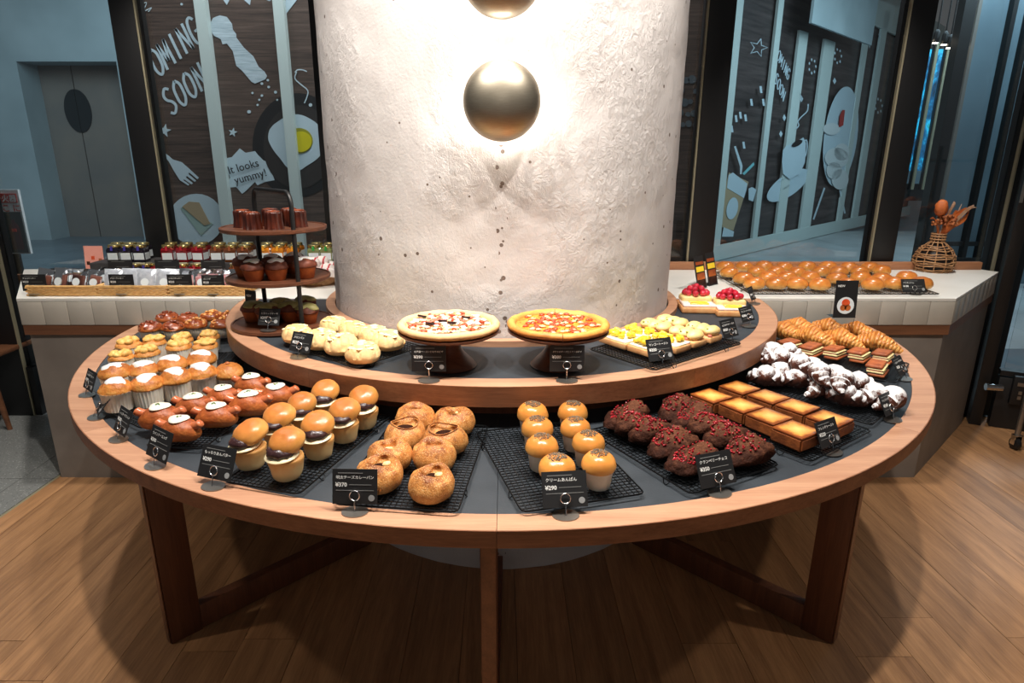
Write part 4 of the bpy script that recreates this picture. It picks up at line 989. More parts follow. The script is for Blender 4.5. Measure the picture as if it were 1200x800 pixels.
# toast squares
to = Stock(toast, 3); g_ = 'golden toast squares'
TT = .041
A = [at(x, y, ZF + TT) for x, y in ((973, 489), (935, 475), (901, 463.5), (867, 453))]; B = [at(x, y, ZF + TT) for x, y in ((934, 502), (902, 486.5), (869, 473.5), (834, 462.5))]
for r_, nm in ((A, 'back row'), (B, 'front row')):
    d = r_[0] - r_[3]; an = math.atan2(d.y, d.x)
    for i, p in enumerate(r_): to.give((p.x, p.y, ZF), an + random.uniform(-.03, .03), f'golden caramelised toast square, {nm}, {ORD[i]} from the right', 'toast', g_, 1.0)
# sugared croissants: two layers on the rack
su = Stock(sugar_croissant, 4); g_ = 'sugar-dusted dark croissants'
sp1 = [(897, 444), (914, 439), (935, 446), (962, 455), (990, 466), (1024, 466), (917, 429), (933, 427), (951, 434), (977, 443), (1005, 452), (1046, 470)]
for i, (x, y) in enumerate(sp1):
    p = at(x, y, ZF + .025); su.give((p.x, p.y, ZF), (-.5, .6, -.2, .9, -.7, .3)[i % 6] + (i//6)*.4, f'sugar-dusted dark croissant, {"front" if i < 6 else "back"} row, {ORD[i % 6]} from the left', 'croissant', g_, 1.0)
sp2 = [(905, 413), (915, 420), (924, 414), (938, 428), (960, 438), (987, 446)]
for i, (x, y) in enumerate(sp2):
    p = at(x, y, ZF + .075); su.give((p.x, p.y, ZF + .046), .5 - i*.6, f'sugar-dusted dark croissant lying on top of the heap, {ORD[i]} from the left', 'croissant', g_, .92)
sw = Stock(sandwich, 3); g_ = 'layered ham sandwiches'
for i, (x, y) in enumerate([(925, 402), (951, 407), (978, 410), (1007, 413), (1035, 415), (1028, 428)]):
    p = at(x, y, ZF + .03); a = Vector((p.x, p.y - 2.85, 0))
    sw.give((p.x, p.y, ZF), .62 + .05*i, f'ham and cheese sandwich, {ORD[i]} from the left' if i < 5 else 'ham and cheese sandwich nearest the front, right end', 'sandwich', g_, .86, tilt=(random.uniform(-.06, .02), random.uniform(-.05, .05)))
cr = Stock(croissant, 4); g_ = 'golden croissants at the counter'
for i, (x, y) in enumerate([(919, 387), (952, 394), (984, 396), (1026, 400)]):
    p = at(x, y, ZF + .035); cr.give((p.x, p.y, ZF), -.95 + .08*i, f'golden croissant, front row, {ORD[i]} from the left', 'croissant', g_, 1.08)
for i, (x, y) in enumerate([(936, 381), (970, 382), (1003, 386)]):
    p = at(x, y, ZF + .04); cr.give((p.x, p.y, ZF), -.85 + .1*i, f'golden croissant, back row, {ORD[i]} from the left', 'croissant', g_, 1.05)
# ------------------------------------------------------------------ goods on the upper tier
random.seed(5)
zr_ = ZR - .003; ZG = zr_ + HR
gr = 'wire racks on the upper tier'
rack((342, 407), (418, 430), (489, 403), zr_, 'black wire rack under the melon breads on the tier', group=gr)
rack((690, 408), (767, 433), (852, 397), zr_, 'black wire rack under the mango and pistachio toasts on the tier', group=gr)
mb = Stock(melon_bread, 4); g_ = 'melon breads'
spread(mb, [(348, 389)], ZG, .03, ['pale melon bread standing apart at the left, behind a price card'], 'bread', g_, sc=.92)
spread(mb, [(376, 396), (400, 402), (425, 411), (455, 397)], ZG, .03, seq('pale golden melon bread, front row', 4, 'from the left'), 'bread', g_)
spread(mb, [(391, 379), (413, 385), (438, 391)], ZG, .03, seq('pale golden melon bread, back row', 3, 'from the left'), 'bread', g_, sc=.97)
def mango_toast(i):
    t = thing('mango_toast'); rough(G().box((0, 0, .011), (.125, .085, .022), bevel=.004), .002, 40, i, 0).obj('toast', M['pastry'], t, 50)
    g = G().box((0, 0, .0245), (.115, .077, .007), bevel=.003); rough(g, .003, 50, i).obj('cream', M['cream'], t, 60)
    rnd = random.Random(i + 2)
    for j in range(11):
        G().box((0, 0, 0), (rnd.uniform(.018, .026), rnd.uniform(.014, .02), rnd.uniform(.012, .018)), bevel=.004).obj('mango_chunk', M['mango'], t, 60, loc=(-.038 + .019*(j % 5) + rnd.uniform(-.004, .004), (-.022, .0, .022)[j // 4] + rnd.uniform(-.005, .005), .035 + .006*rnd.random())).rotation_euler = (rnd.uniform(-.4, .4), rnd.uniform(-.4, .4), rnd.uniform(0, 3))
    bits(6, lambda r: ((r.uniform(-.03, .03), r.uniform(-.02, .02), .045), None), .0035, i).obj('pistachio', M['pist'], t, 60, 'stuff'); return t
def pale_sandwich(i):
    t = thing('pistachio_sandwich'); rough(G().box((0, 0, .011), (.12, .075, .022), bevel=.006), .003, 40, i, 0).obj('toast', M['pastry'], t, 50)
    bits(16, lambda r: ((r.uniform(-.052, .052), r.uniform(-.032, .032), .025), None), .008, i + 5).obj('cream', M['bacon'], t, 60, 'stuff')
    for j in range(3): rough(G().ball((0, 0, 0), (.024, .036, .018), 14, 10), .003, 50, i + j).obj('bread_ball', M['palebread'], t, 60, loc=(-.036 + .036*j, .002, .036))
    bits(12, lambda r: ((r.uniform(-.04, .04), r.uniform(-.03, -.005), .047), None), .0042, i).obj('pistachio', M['pist'], t, 60, 'stuff'); return t
mt = Stock(mango_toast, 3); ps = Stock(pale_sandwich, 3); g_ = 'mango cream toasts'
o_ = at(700, 401, ZG); d1 = (at(767, 433, ZG) - at(690, 408, ZG)).normalized(); d2 = Vector((-d1.y, d1.x, 0)); a1 = math.atan2(d1.y, d1.x)
def slab(stock, i, j, lb, gr_, sc=1.0, z=0): p = o_ + d1*(.062 + .128*i) + d2*(.046 + .092*j); stock.give((p.x, p.y, ZG + z), a1 + random.uniform(-.04, .04), lb, 'toast', gr_, sc)
slab(mt, 0, 0, 'cream toast piled with yellow mango, left one nearest the pizza', g_)
slab(mt, 1, 0, 'cream toast piled with yellow mango, front one behind the price card', g_)
slab(mt, 0, 1, 'cream toast piled with yellow mango, back one nearest the column', g_)
slab(mt, 1, 1, 'cream toast piled with yellow mango, right one beside the bread balls', g_)
g_ = 'pistachio cream toasts'
slab(ps, 1, 2, 'pale bread-ball toast with pistachio crumbs, front one', g_)
slab(ps, 0, 2, 'pale bread-ball toast with pistachio crumbs, back one by the column', g_)
slab(ps, 1, 3, 'pale bread-ball toast with pistachio crumbs, right one by the rack end', g_)
slab(ps, 0, 3, 'pale bread-ball toast with pistachio crumbs, one below the cherries', g_)
def cherry_toast(i):
    t = thing('cherry_toast'); rough(G().box((0, 0, .012), (.13, .15, .024), bevel=.006), .002, 40, i, 0).obj('toast', M['pastry'], t, 50)
    g = G().box((0, -.02, .028), (.12, .10, .010), bevel=.004); rough(g, .004, 40, i).obj('cream', bpy.data.materials.get('pink_cream') or mat('pink_cream', rgb(244, 214, 204), .45, rgb(248, 232, 222), 40, bump=.4), t, 60)
    for yy in (-.055, -.025): G().box((0, yy, .035), (.07, .012, .006), bevel=.003).obj('butter_strip', M['mango'], t, 60)
    rough(G().box((0, .03, .038), (.115, .07, .026), bevel=.008), .003, 40, i).obj('upper_slice', M['palebread'], t, 60)
    rnd = random.Random(i); n = 0
    for (r, z, cnt) in ((.036, .062, 9), (.02, .076, 5), (0, .084, 1)):
        for j in range(cnt):
            a = 2*PI*j/cnt + r*30; G().ball((0, 0, 0), (.0125, .0125, .0115), 12, 8).obj('cherry', M['cherry'], t, 180, loc=(r*1.15*math.cos(a), .03 + r*.8*math.sin(a), z + rnd.uniform(-.002, .002)))
    return t
ct = Stock(cherry_toast, 2); g_ = 'cherry toasts'
spread(ct, [(816, 357), (856, 361)], zr_, .02, ['cream toast heaped with red cherries, nearer the column', 'cream toast heaped with red cherries, at the outer edge'], 'toast', g_, rz=lambda i: -.1, sc=1.1)

# pizzas on turned stands
def pizza_stand(x, y, label):
    p = at(x, y, zr_ + .005)
    t = thing('pizza_stand', label, 'stand', (p.x, p.y, zr_), group='turned wooden pizza stands')
    pr = [(q.x, q.y) for q in crom([(.0, 0, 0), (.078, 0, 0), (.08, .008, 0), (.068, .022, 0), (.048, .042, 0), (.036, .064, 0), (.031, .090, 0), (.034, .100, 0), (.0, .100, 0)], 4)]
    G().lathe(pr, 40).obj('foot', M['walnut'], t, 50)
    G().lathe([(0, .100), (.10, .100), (.145, .107), (.156, .113), (.156, .117), (.152, .119), (0, .119)], 56).obj('plate', M['walnut'], t, 40)
    return p
def pizza(p, kind, label):
    t = thing('pizza', label, 'pizza', (p.x, p.y, zr_ + .119)); R = .157
    def f(x, y, z, a, k): s = 1 + .012*nz((math.cos(a), math.sin(a), 0), 3, kind); return (x*s, y*s, z)
    def crust(a0, a1, nm):
        n = 30; g = G(); sec = [(R - .03, .004), (R - .012, .0), (R, .007), (R + .001, .016), (R - .008, .024), (R - .018, .023), (R - .027, .014)]
        v = []; fc = []
        for i in range(n+1):
            a = a0 + (a1 - a0)*i/n
            for r, z in sec: v.append(f(r*math.cos(a), r*math.sin(a), z*(1 + .18*nz((math.cos(a)*5, math.sin(a)*5, z), 1, kind)), a, 0))
        m = len(sec)
        for i in range(n):
            for k in range(m): fc.append((i*m+k, i*m+(k+1) % m, (i+1)*m+(k+1) % m, (i+1)*m+k))
        fc += [tuple(range(m-1, -1, -1)), tuple(n*m+k for k in range(m))]; return g.add(v, fc).obj(nm, M['pizzacrust' if kind == 0 else 'pizzacrust2'], t, 60)
    cuts = (0, 1) if kind else (0,)
    if kind: crust(PI/2 + .006, 1.5*PI - .006, 'crust'); crust(-PI/2 + .006, PI/2 - .006, 'crust')
    else: crust(0, 2*PI, 'crust')
    g = G().lathe([(0, .002), (R - .022, .002), (R - .022, .013), (R*.6, .0145), (R*.3, .0145), (0, .0145)], 60); rough(g, .0015, 60, kind).obj('cheese', M['pizzacheese' if kind == 0 else 'pizzacheese2'], t, 60)
    rnd = random.Random(kind + 20)
    def spot(z): a = rnd.uniform(0, 6.28); q = (R - .033)*math.sqrt(rnd.random()); return (q*math.cos(a), q*math.sin(a), z)
    if kind == 0:
        for j in range(95):
            x, y, z = spot(.0175); o = G().box((0, 0, 0), (rnd.uniform(.013, .022), rnd.uniform(.009, .013), .004), bevel=.002).obj('bacon', M['bacon'], t, 60, loc=(x, y, z)); o.rotation_euler = (rnd.uniform(-.25, .25), rnd.uniform(-.25, .25), rnd.uniform(0, 3))
        for j in range(15):
            x, y, z = spot(.020); G().ball((0, 0, 0), (.011, .008, .005), 12, 6).obj('tomato', M['tomato'], t, 60, loc=(x, y, z)).rotation_euler = (.2, 0, rnd.uniform(0, 3))
        for x, y in ((-.09, .07), (-.02, .01), (.012, -.012), (-.055, -.02), (.05, .055)):
            G().lathe([(0, -.003), (.014, -.003), (.015, 0), (.014, .003), (0, .003)], 16).obj('aubergine_slice', M['olive'], t, 60, loc=(x, y, .022)).rotation_euler = (.25, .1, rnd.uniform(0, 3))
        for j in range(80):
            x, y, z = spot(.0185); G().ball((0, 0, 0), (.009, .007, .004), 10, 6).obj('cheese_lump', M['cream'], t, 60, loc=(x, y, z))
    else:
        for j in range(75):
            x, y, z = spot(.0165); o = rough(G().ball((0, 0, 0), (.011, .008, .004), 10, 6), .003, 60, j).obj('tomato', M['tomato'], t, 60, loc=(x, y, z)); o.rotation_euler = (0, 0, rnd.uniform(0, 3))
        for j in range(45):
            x, y, z = spot(.0175); rough(G().ball((0, 0, 0), (.009, .007, .0035), 10, 6), .002, 60, j).obj('cheese_lump', M['pizzacheese'], t, 60, loc=(x, y, z))
    bits(70, lambda r: ((lambda a, q: (q*math.cos(a), q*math.sin(a), .0205))(r.uniform(0, 6.28), (.12)*math.sqrt(r.random())), None), .0022, kind).obj('herb_flecks', M['parsley'], t, 60, 'stuff')
    return t
M['pizzacrust2'] = baked('pizza_crust_dark', rgb(150, 86, 36), rgb(206, 132, 58), rgb(232, 178, 84), .0, .03, .5, 26, .6, .5)
pA_ = pizza_stand(527, 426, 'turned walnut stand carrying the pale pizza, left of the two')
pizza(pA_, 0, 'pale-rimmed pizza with bacon and aubergine on the left stand')
pC_ = pizza_stand(653, 425.5, 'turned walnut stand carrying the orange pizza, right of the two')
pizza(pC_, 1, 'orange cheese and tomato pizza cut in half on the right stand')

# ------------------------------------------------------------------ three-tier stand at the left of the tier
ST = at(338, 377, ZR); ST.x -= .009; ST.y -= .028; dirn = Vector((.645, -.755, 0)).normalized(); RS = .190
st = thing('tiered_stand', 'three-tier stand of dark wooden trays in a black arched frame', 'stand', (ST.x, ST.y, zr_))
tz = (.018, ZR*0 + 1.112 - zr_, 1.296 - zr_)
for z in tz: G().lathe([(0, z - .014), (RS - .003, z - .014), (RS, z - .011), (RS, z - .001), (RS - .002, z), (RS - .008, z), (RS - .009, z - .003), (0, z - .003)], 56).obj('tray', M['walnut'], st, 40)
ra = RS - .012; ztop = 1.424 - zr_
pa = [dirn*ra + Vector((0, 0, .0))] + [dirn*ra + Vector((0, 0, ztop*.6))]
arch = [dirn*ra + Vector((0, 0, .0)), dirn*ra + Vector((0, 0, ztop - .05))] + [dirn*(ra - .035 + .035*math.cos(a)) + Vector((0, 0, ztop - .05 + .05*math.sin(a))) for a in (.3, .7, 1.1, 1.57)]
arch += [-p + Vector((0, 0, 2*p.z)) for p in arch[::-1]]
g = G(); g.tube(arch, .0085, 8).obj('frame', M['black'], st, 60)
def on_stand(stock, items, z, labels, cat, group, sc=1):
    for (dx, dy), lb in zip(items, labels): stock.give((ST.x + dx, ST.y + dy, zr_ + z), random.uniform(0, 6), lb, cat, group, sc*random.uniform(.97, 1.03))
on_stand(Stock(canele, 2), [(-.105, -.02), (-.045, -.085), (.028, -.075), (-.02, .03), (.095, -.01), (.045, .05)], tz[2] - .003,
         [f'dark caramelised canele on the top tray, {q}' for q in ('far left one', 'front one left of centre', 'front one beside the frame', 'one behind the front pair', 'far right one', 'back one on the right')], 'cake', 'caneles on the top tray', 1.06)
on_stand(Stock(cupcake('icing'), 3), [(-.12, -.01), (-.055, -.098), (.022, -.082), (-.03, .03), (.115, -.045), (.045, .055)], tz[1] - .003,
         ['cocoa cupcake with white icing, far left of the middle tray', 'cocoa cupcake with white icing, front of the middle tray', 'cocoa cupcake with white icing, beside the black frame post', 'cocoa cupcake with white icing, middle of the middle tray', 'cocoa cupcake with white icing, far right of the middle tray', 'cocoa cupcake with white icing, back of the middle tray'], 'cake', 'cupcakes on the middle tray')
on_stand(Stock(cupcake('matcha'), 3), [(-.115, .0), (-.045, -.04), (.03, .0), (-.03, .06), (.105, -.03), (.06, .08)], tz[0] - .003,
         ['green-topped dark cupcake at the left of the lowest tray', 'green-topped dark cupcake at the front of the lowest tray', 'green-topped dark cupcake in the middle of the lowest tray', 'green-topped dark cupcake at the back left of the lowest tray', 'green-topped dark cupcake at the right of the lowest tray', 'green-topped dark cupcake at the back right of the lowest tray'], 'cake', 'green-topped cupcakes on the lowest tray')

# ------------------------------------------------------------------ price cards
TXT = {}
def tmesh(body, size, m, bold=0):
    k = (body, size, m.name)
    if k not in TXT: TXT[k] = text_mesh(body, size, m, bold=bold)
    return TXT[k]
def put(me, name, par, loc, rot=(0, 0, 0)):
    o = bpy.data.objects.new(name, me); COL.objects.link(o); o.parent = par; o.location = loc; o.rotation_euler = rot; return o
def price_card(x, y, z, title, price, label, rz=None, tilt=.45, size=(.1, .078), post=.012, group='black price cards', base='disc', leanx=0):
    """card clipped to a wire ring on a small metal foot; x, y: where the foot stands in the picture"""
    p = at(x, y, z); a = Vector((p.x - CEN[0], p.y - CEN[1], 0))
    if rz is None: rz = math.atan2(a.y, a.x) + PI/2
    t = thing('price_card', label, 'price card', (p.x, p.y, z), rz, group)
    w, h = size
    if base == 'disc':
        G().prism([(.030*math.cos(q), .024*math.sin(q)) for q in [2*PI*i/20 for i in range(20)]], 0, .0025).obj('foot', M['steel'], t, 40)
    else:
        G().prism([(.032*math.cos(q), -.006 + .026*math.sin(q)) for q in [PI + PI*i/14 for i in range(15)]], 0, .003).prism([(-.032, -.006), (.032, -.006), (.022, .02), (-.022, .02)], 0, .003).obj('foot', M['steel'], t, 0, 'stuff')
    c = thing('card'); bpy.data.objects.remove(c)
    cd = G().box((0, 0, h/2), (w, .0016, h)).obj('card', M['card'], t, 0)
    cd.location = (0, .004, .006 + post); cd.rotation_euler = (-tilt, leanx, 0)
    rp = [(.011*math.cos(q), 0, .020 + .011*math.sin(q)) for q in [2*PI*i/18 for i in range(18)]]
    rg = G().tube([(q[0], -.004, q[2]) for q in rp], .0016, 6, True).tube([(0, -.004, .009), (0, -.002, -.004 - post)], .0014, 6)
    o = rg.obj('ring_clip', M['chrome'], t, 60, 'stuff'); o.location = cd.location; o.rotation_euler = (-tilt*.8, leanx, 0)
    F_ = (PI/2, 0, 0); yk = -.0012
    if title:
        put(tmesh(title, .0088, M['ink'], .0001), 'lettering', cd, (-w/2 + .008, yk, h - .0215), F_)
        q = cd.children[0]; mw = max(v.co.x for v in q.data.vertices); q.scale = (min(1, (w - .016)/mw),)*3
    if price: put(tmesh('¥' + price, .0125, M['ink'], .0004), 'lettering', cd, (-w/2 + .007, yk, h - .039), F_)
    g = G(); g.box((-.010, yk, h - .009), (w*.55, .0004, .0018)).box((.012, yk, h - .035), (w*.5, .0004, .0014)).box((0, yk, h - .0475), (w - .016, .0004, .0014))
    g.obj('small_print', M['dimink'], cd, 0, 'stuff')
    put(SEAL, 'seal', cd, (w/2 - .013, yk, .014), F_)
    return t
SEAL = G().lathe([(0, 0), (.007, 0), (.007, .0004), (0, .0004)], 16).mesh('seal', mat('seal_grey', rgb(150, 152, 152), .5), 0)
zq = ZT
price_card(416, 600, zq, '明太チーズカレーパン', '370', 'black price card reading 370 in front of the sesame rolls', rz=-.03, tilt=.26)
price_card(663, 604, zq, 'クリームあんぱん', '290', 'black price card reading 290 before the poppy-seed buns', rz=.1)
price_card(250, 570, zq, 'もっちりあんバター', '290', 'black price card reading 290 before the bean-paste buns', rz=-.35)
price_card(843, 578, zq, 'クランベリーチョコ', '350', 'black price card before the chocolate berry bread', rz=.36)
price_card(182, 546, zq, 'ウインナーエッグ', '300', 'black price card tilted before the sausage rolls', rz=-.62, tilt=.4)
price_card(139, 515, zq, 'シュガーマフィン', '280', 'dark price card at the table edge before the iced muffins', rz=-.72, tilt=.45, size=(.085, .07))
price_card(113, 489, zq, '', '260', 'small black card turned sideways at the far left table edge', rz=-.95, tilt=.7, size=(.08, .06))
price_card(102, 463, zq, 'くるみマフィン', '280', 'black price card at the leftmost edge of the table', rz=-.72, tilt=.4, size=(.085, .065))
price_card(975, 530, zq, 'フレンチトースト', '220', 'black price card before the golden toast squares', rz=.55, size=(.09, .07))
price_card(1046, 492, zq, 'チョコクロワッサン', '240', 'bluish black price card before the sugared croissants', rz=.62, tilt=.5, size=(.08, .065))
price_card(1060, 444, zq, 'ハムチーズサンド', '320', 'black price card at the rightmost edge of the table', rz=.7, tilt=.6, size=(.08, .065))
price_card(1043, 411, zq, '', '230', 'small dark card beside the last croissant at the counter', rz=.8, size=(.07, .03), tilt=.6)
gt = 'price cards on the upper tier'
price_card(503, 445.5, ZR, '北海道ベーコンとなすのピザ', '390', 'black price card on a post below the pale pizza', rz=0, tilt=.08, post=.02, base='half', group=gt)
price_card(664, 445.5, ZR, 'クワトロチーズとトマトのピザ', '380', 'black price card on a post below the orange pizza', rz=0, tilt=.08, post=.02, base='half', group=gt)
price_card(350, 419, ZR, 'メロンパン', '220', 'black price card before the lone melon bread', rz=-.45, size=(.085, .065), group=gt)
price_card(776, 429, ZR, 'マンゴートースト', '350', 'black price card before the mango toasts', rz=.35, size=(.09, .07), group=gt)
price_card(858, 401, ZR, 'ピスタチオトースト', '360', 'black price card before the pistachio toasts', rz=.65, size=(.085, .065), group=gt)
price_card(878, 382, ZR, 'チェリートースト', '380', 'black price card right of the cherry toasts', rz=.65, size=(.08, .06), group=gt)
price_card(884, 356, ZR, '', '380', 'thin dark card at the back end of the tier', rz=.9, size=(.06, .06), group=gt)
p = Vector((ST.x - .005, ST.y - .15, zr_ + tz[0]))
pc = price_card(322, 392, zr_ + tz[0], '抹茶カップケーキ', '290', 'black card leaning on the lowest tray of the stand', rz=-.1, size=(.08, .062), group=gt); pc.location = p
gc = 'price cards on the window counters'
price_card(1072, 345, ZC, 'ブリオッシュ', '180', 'black price card on the right counter before the glazed buns', rz=.05, size=(.115, .065), tilt=.5, post=.004, group=gc)

# picture cards in clear stands
def picture_card(x, y, z, w, h, label, rz=0, tilt=.2, tone=0, group='picture cards in clear holders'):
    p = at(x, y, z); t = thing('picture_card', label, 'sign', (p.x, p.y, z), rz, group)
    c = G().box((0, 0, h/2), (w, .003, h)).obj('card', M['card'] if tone != 2 else bpy.data.materials.get('pink_card') or mat('pink_card', rgb(222, 150, 134), .5), t, 0); c.rotation_euler = (-tilt, 0, 0)
    G().prism([(-w/2, -.005), (w/2, -.005), (w/2, .05), (-w/2, .05)], 0, .002).obj('holder', M['film'], t, 0)
    yk = -.0022
    if tone == 0:
        put(tmesh('NEW', .012, M['ink'], .0003), 'lettering', c, (-w/2 + .008, yk, h - .026), (PI/2, 0, 0))
        G().lathe([(0, 0), (w*.38, 0), (w*.38, .0006), (0, .0006)], 24, M=Matrix.Translation((0, yk, h*.33)) @ Matrix.Rotation(PI/2, 4, 'X')).obj('plate_picture', M['white'], c, 0)
        for q, r in (((0, .40), .26), ((-.1, .27), .2), ((.1, .27), .2)): G().lathe([(0, 0), (w*r*.7, 0), (w*r*.7, .0012), (0, .0012)], 16, M=Matrix.Translation((q[0]*w, yk, h*q[1])) @ Matrix.Rotation(PI/2, 4, 'X')).obj('bread_picture', M['tomato'] if r > .2 else M['roll'], c, 0)
    elif tone == 1:
        for j, (f, hh, m) in enumerate(((.15, .22, 'choc'), (.38, .2, 'roll'), (.6, .16, 'mango'), (.78, .1, 'roll'))): G().box((0, yk, h*f), (w*.8, .0008, h*hh)).obj('bread_picture', M[m], c, 0)
    else:
        for j, (fx, fz, m) in enumerate(((-.32, .28, 'choc'), (-.05, .5, 'tomato'), (-.1, .16, 'roll'), (.2, .24, 'cocoa'), (.33, .4, 'roll'))):
            G().box((fx*w, yk, fz*h), (w*.17, .001, h*.15)).obj('jar_picture', M[m], c, 0)
    return t
picture_card(989, 372, ZC - .0, .09, .15, 'black picture card with strawberry plate above the croissants', rz=0, tilt=.1)
picture_card(823, 338, ZC, .085, .16, 'slanted picture card of layered toast, left of two by the column', rz=.75, tilt=.25, tone=1)
picture_card(836, 334, ZC, .085, .165, 'slanted picture card of brown bread, right of two by the column', rz=.75, tilt=.25, tone=1)
picture_card(112, 316, ZC, .108, .135, 'pink picture card of jam jars on the left counter', tilt=.1, tone=2)
t = picture_card(291, 374, ZR, .06, .11, 'small clear-framed card leaning beside the stand', rz=-.5, tilt=.1, tone=0); t.location.y += .03
o = bpy.data.objects

# ------------------------------------------------------------------ right counter: glazed buns, vase
rack((880, 344), (1102, 344), (1090, 319), ZC, 'wire rack under the glazed buns on the right counter', group='wire racks on the counters', hgt=.014, step=.02)
rb = Stock(round_bun, 4); g_ = 'glazed round buns on the right counter'
rows = [[(130,130),(225,130),(325,128),(425,135),(540,130),(645,130),(750,135),(855,135)], [(150,160),(285,155),(385,155),(490,160),(610,155),(700,155),(805,155),(915,150)],
        [(220,190),(345,185),(440,185),(555,185),(690,190),(810,185),(915,195),(1040,185)], [(275,215),(385,215),(490,215),(605,220),(745,220),(870,220),(980,215),(1115,215)]]
for r, (row, nm) in enumerate(zip(rows, ('rearmost row', 'second row from the back', 'second row from the front', 'front row'))):
    for i, (x, y) in enumerate(row):
        zz = ZC + .014; p = at(820 + x/4.286, 280 + y/4.286, zz + .03); p.y = min(p.y, 3.50)
        rb.give((p.x, p.y, zz), random.uniform(-.3, .3), f'glazed round bun on the right counter, {nm}, {ORD[i]} from the left', 'bun', g_, .98 if r > 1 else .92)
M['wicker'] = mat('wicker', rgb(150, 104, 66), .6, rgb(190, 144, 98), 40, vary=.1)
M['wickerlight'] = mat('wicker_light', rgb(206, 156, 92), .55, rgb(224, 182, 120), 40, vary=.1)
def vase():
    p = at(1092, 317, ZC); t = thing('wicker_vase', 'round wicker vase with dried flowers on the right counter', 'vase', (p.x, p.y, ZC))
    pr = lambda z: .03 + .072*math.sin(PI*min(1, (z + .045)/.20))**.6 if z < .15 else .034
    k = 0
    g = G()
    for j in range(15):
        z = .005 + j*.0105
        if z > .15: break
        r = pr(z); pts = [((r + .004*math.sin(9*a + j*PI))*math.cos(a), (r + .004*math.sin(9*a + j*PI))*math.sin(a), z + .003*math.sin(4*a + j)) for a in [2*PI*i/40 for i in range(40)]]
        if j % 4 != 2: g.tube(pts, .0038, 5, True)
    g.obj('woven_body', M['wicker'], t, 60, 'stuff')
    g = G()
    for i in range(12):
        a = 2*PI*i/12; g.tube([(pr(z)*math.cos(a), pr(z)*math.sin(a), z) for z in (.0, .02, .05, .08, .11, .13, .145)] + [(.034*math.cos(a), .034*math.sin(a), z) for z in (.165, .19, .208)], .003, 5)
    g.obj('ribs', M['wicker'], t, 60, 'stuff')
    g = G()
    for z in (.162, .178, .194, .208): g.tube([(.036*math.cos(a), .036*math.sin(a), z) for a in [2*PI*i/24 for i in range(24)]], .004, 5, True)
    g.obj('neck', M['wicker'], t, 60, 'stuff')
    G().lathe([(0, .003), (.06, .003), (.078, .04), (.08, .08), (.06, .12), (.025, .15), (.02, .2), (0, .2)], 20).obj('inner_vase', mat('vase_dark', rgb(40, 34, 32), .5), t)
    q = thing('dried_flowers', 'orange and brown dried flowers with curling leaves in the wicker vase', 'dried flowers', (p.x, p.y, ZC + .2))
    M['orange'] = mat('dried_orange', rgb(206, 112, 52), .6, rgb(176, 84, 36), 30, bump=.4); M['dark'] = mat('dried_brown', rgb(128, 64, 34), .7, rgb(186, 112, 60), 40); M['palel'] = mat('dried_pale', rgb(206, 176, 150), .6, rgb(170, 120, 84), 20)
    rough(G().ball((0, 0, 0), (.035, .03, .045), 16, 10), .008, 40, 2).obj('flower_head', M['orange'], q, 60, loc=(-.012, 0, .15))
    G().tube([(0, 0, -.08), (-.006, 0, .06), (-.012, 0, .11)], .003, 6).obj('stem', M['dark'], q)
    rnd = random.Random(4)
    g = G()
    for i in range(70):
        a, e = rnd.uniform(0, 6.28), rnd.uniform(-.2, 1.3); d = Vector((math.cos(a)*math.cos(e), math.sin(a)*math.cos(e)*.8, math.sin(e)*.8)); c = Vector((.016, -.01, .062))
        g.tube([c, c + d*.055], [.002, .0035], 5); g.ball(c + d*rnd.uniform(.05, .066), .0075, 6, 4)
    g.obj('seed_cluster', M['dark'], q, 60, 'stuff')
    for i, (dx, dz, w, m, cv) in enumerate(((.13, .15, .028, 'orange', .0), (.15, .13, .02, 'orange', -.02), (.10, .12, .022, 'orange', .03), (.06, .15, .012, 'palel', .06), (.10, .17, .012, 'palel', -.04), (.17, .165, .014, 'palel', .01), (-.06, .09, .016, 'orange', .02), (.19, .15, .012, 'palel', .03))):
        pts = crom([(0, 0, -.02), (dx*.35, (-.01)**1*(i % 3), dz*.45 + cv*.4), (dx*.7, -.012*(i % 2), dz*.8 + cv), (dx, .01, dz)], 5); g = G(); v = []; fc = []; n = len(pts)
        for j, c in enumerate(pts):
            u = j/(n - 1); ww = w*math.sin(PI*min(1, .12 + .88*u))**.7 + .001; v += [c + Vector((-.5*ww, -.3*ww, ww*.5)), c + Vector((.0, .4*ww, 0)), c + Vector((.5*ww, -.3*ww, -ww*.5)), c + Vector((0, -.1*ww, 0)) - Vector((0, .002, 0))]
        for j in range(n-1):
            for k in range(4): fc.append((j*4+k, j*4+(k+1) % 4, j*4+4+(k+1) % 4, j*4+4+k))
        g.add(v, fc).obj('leaf', M[m], q, 60)
vase()

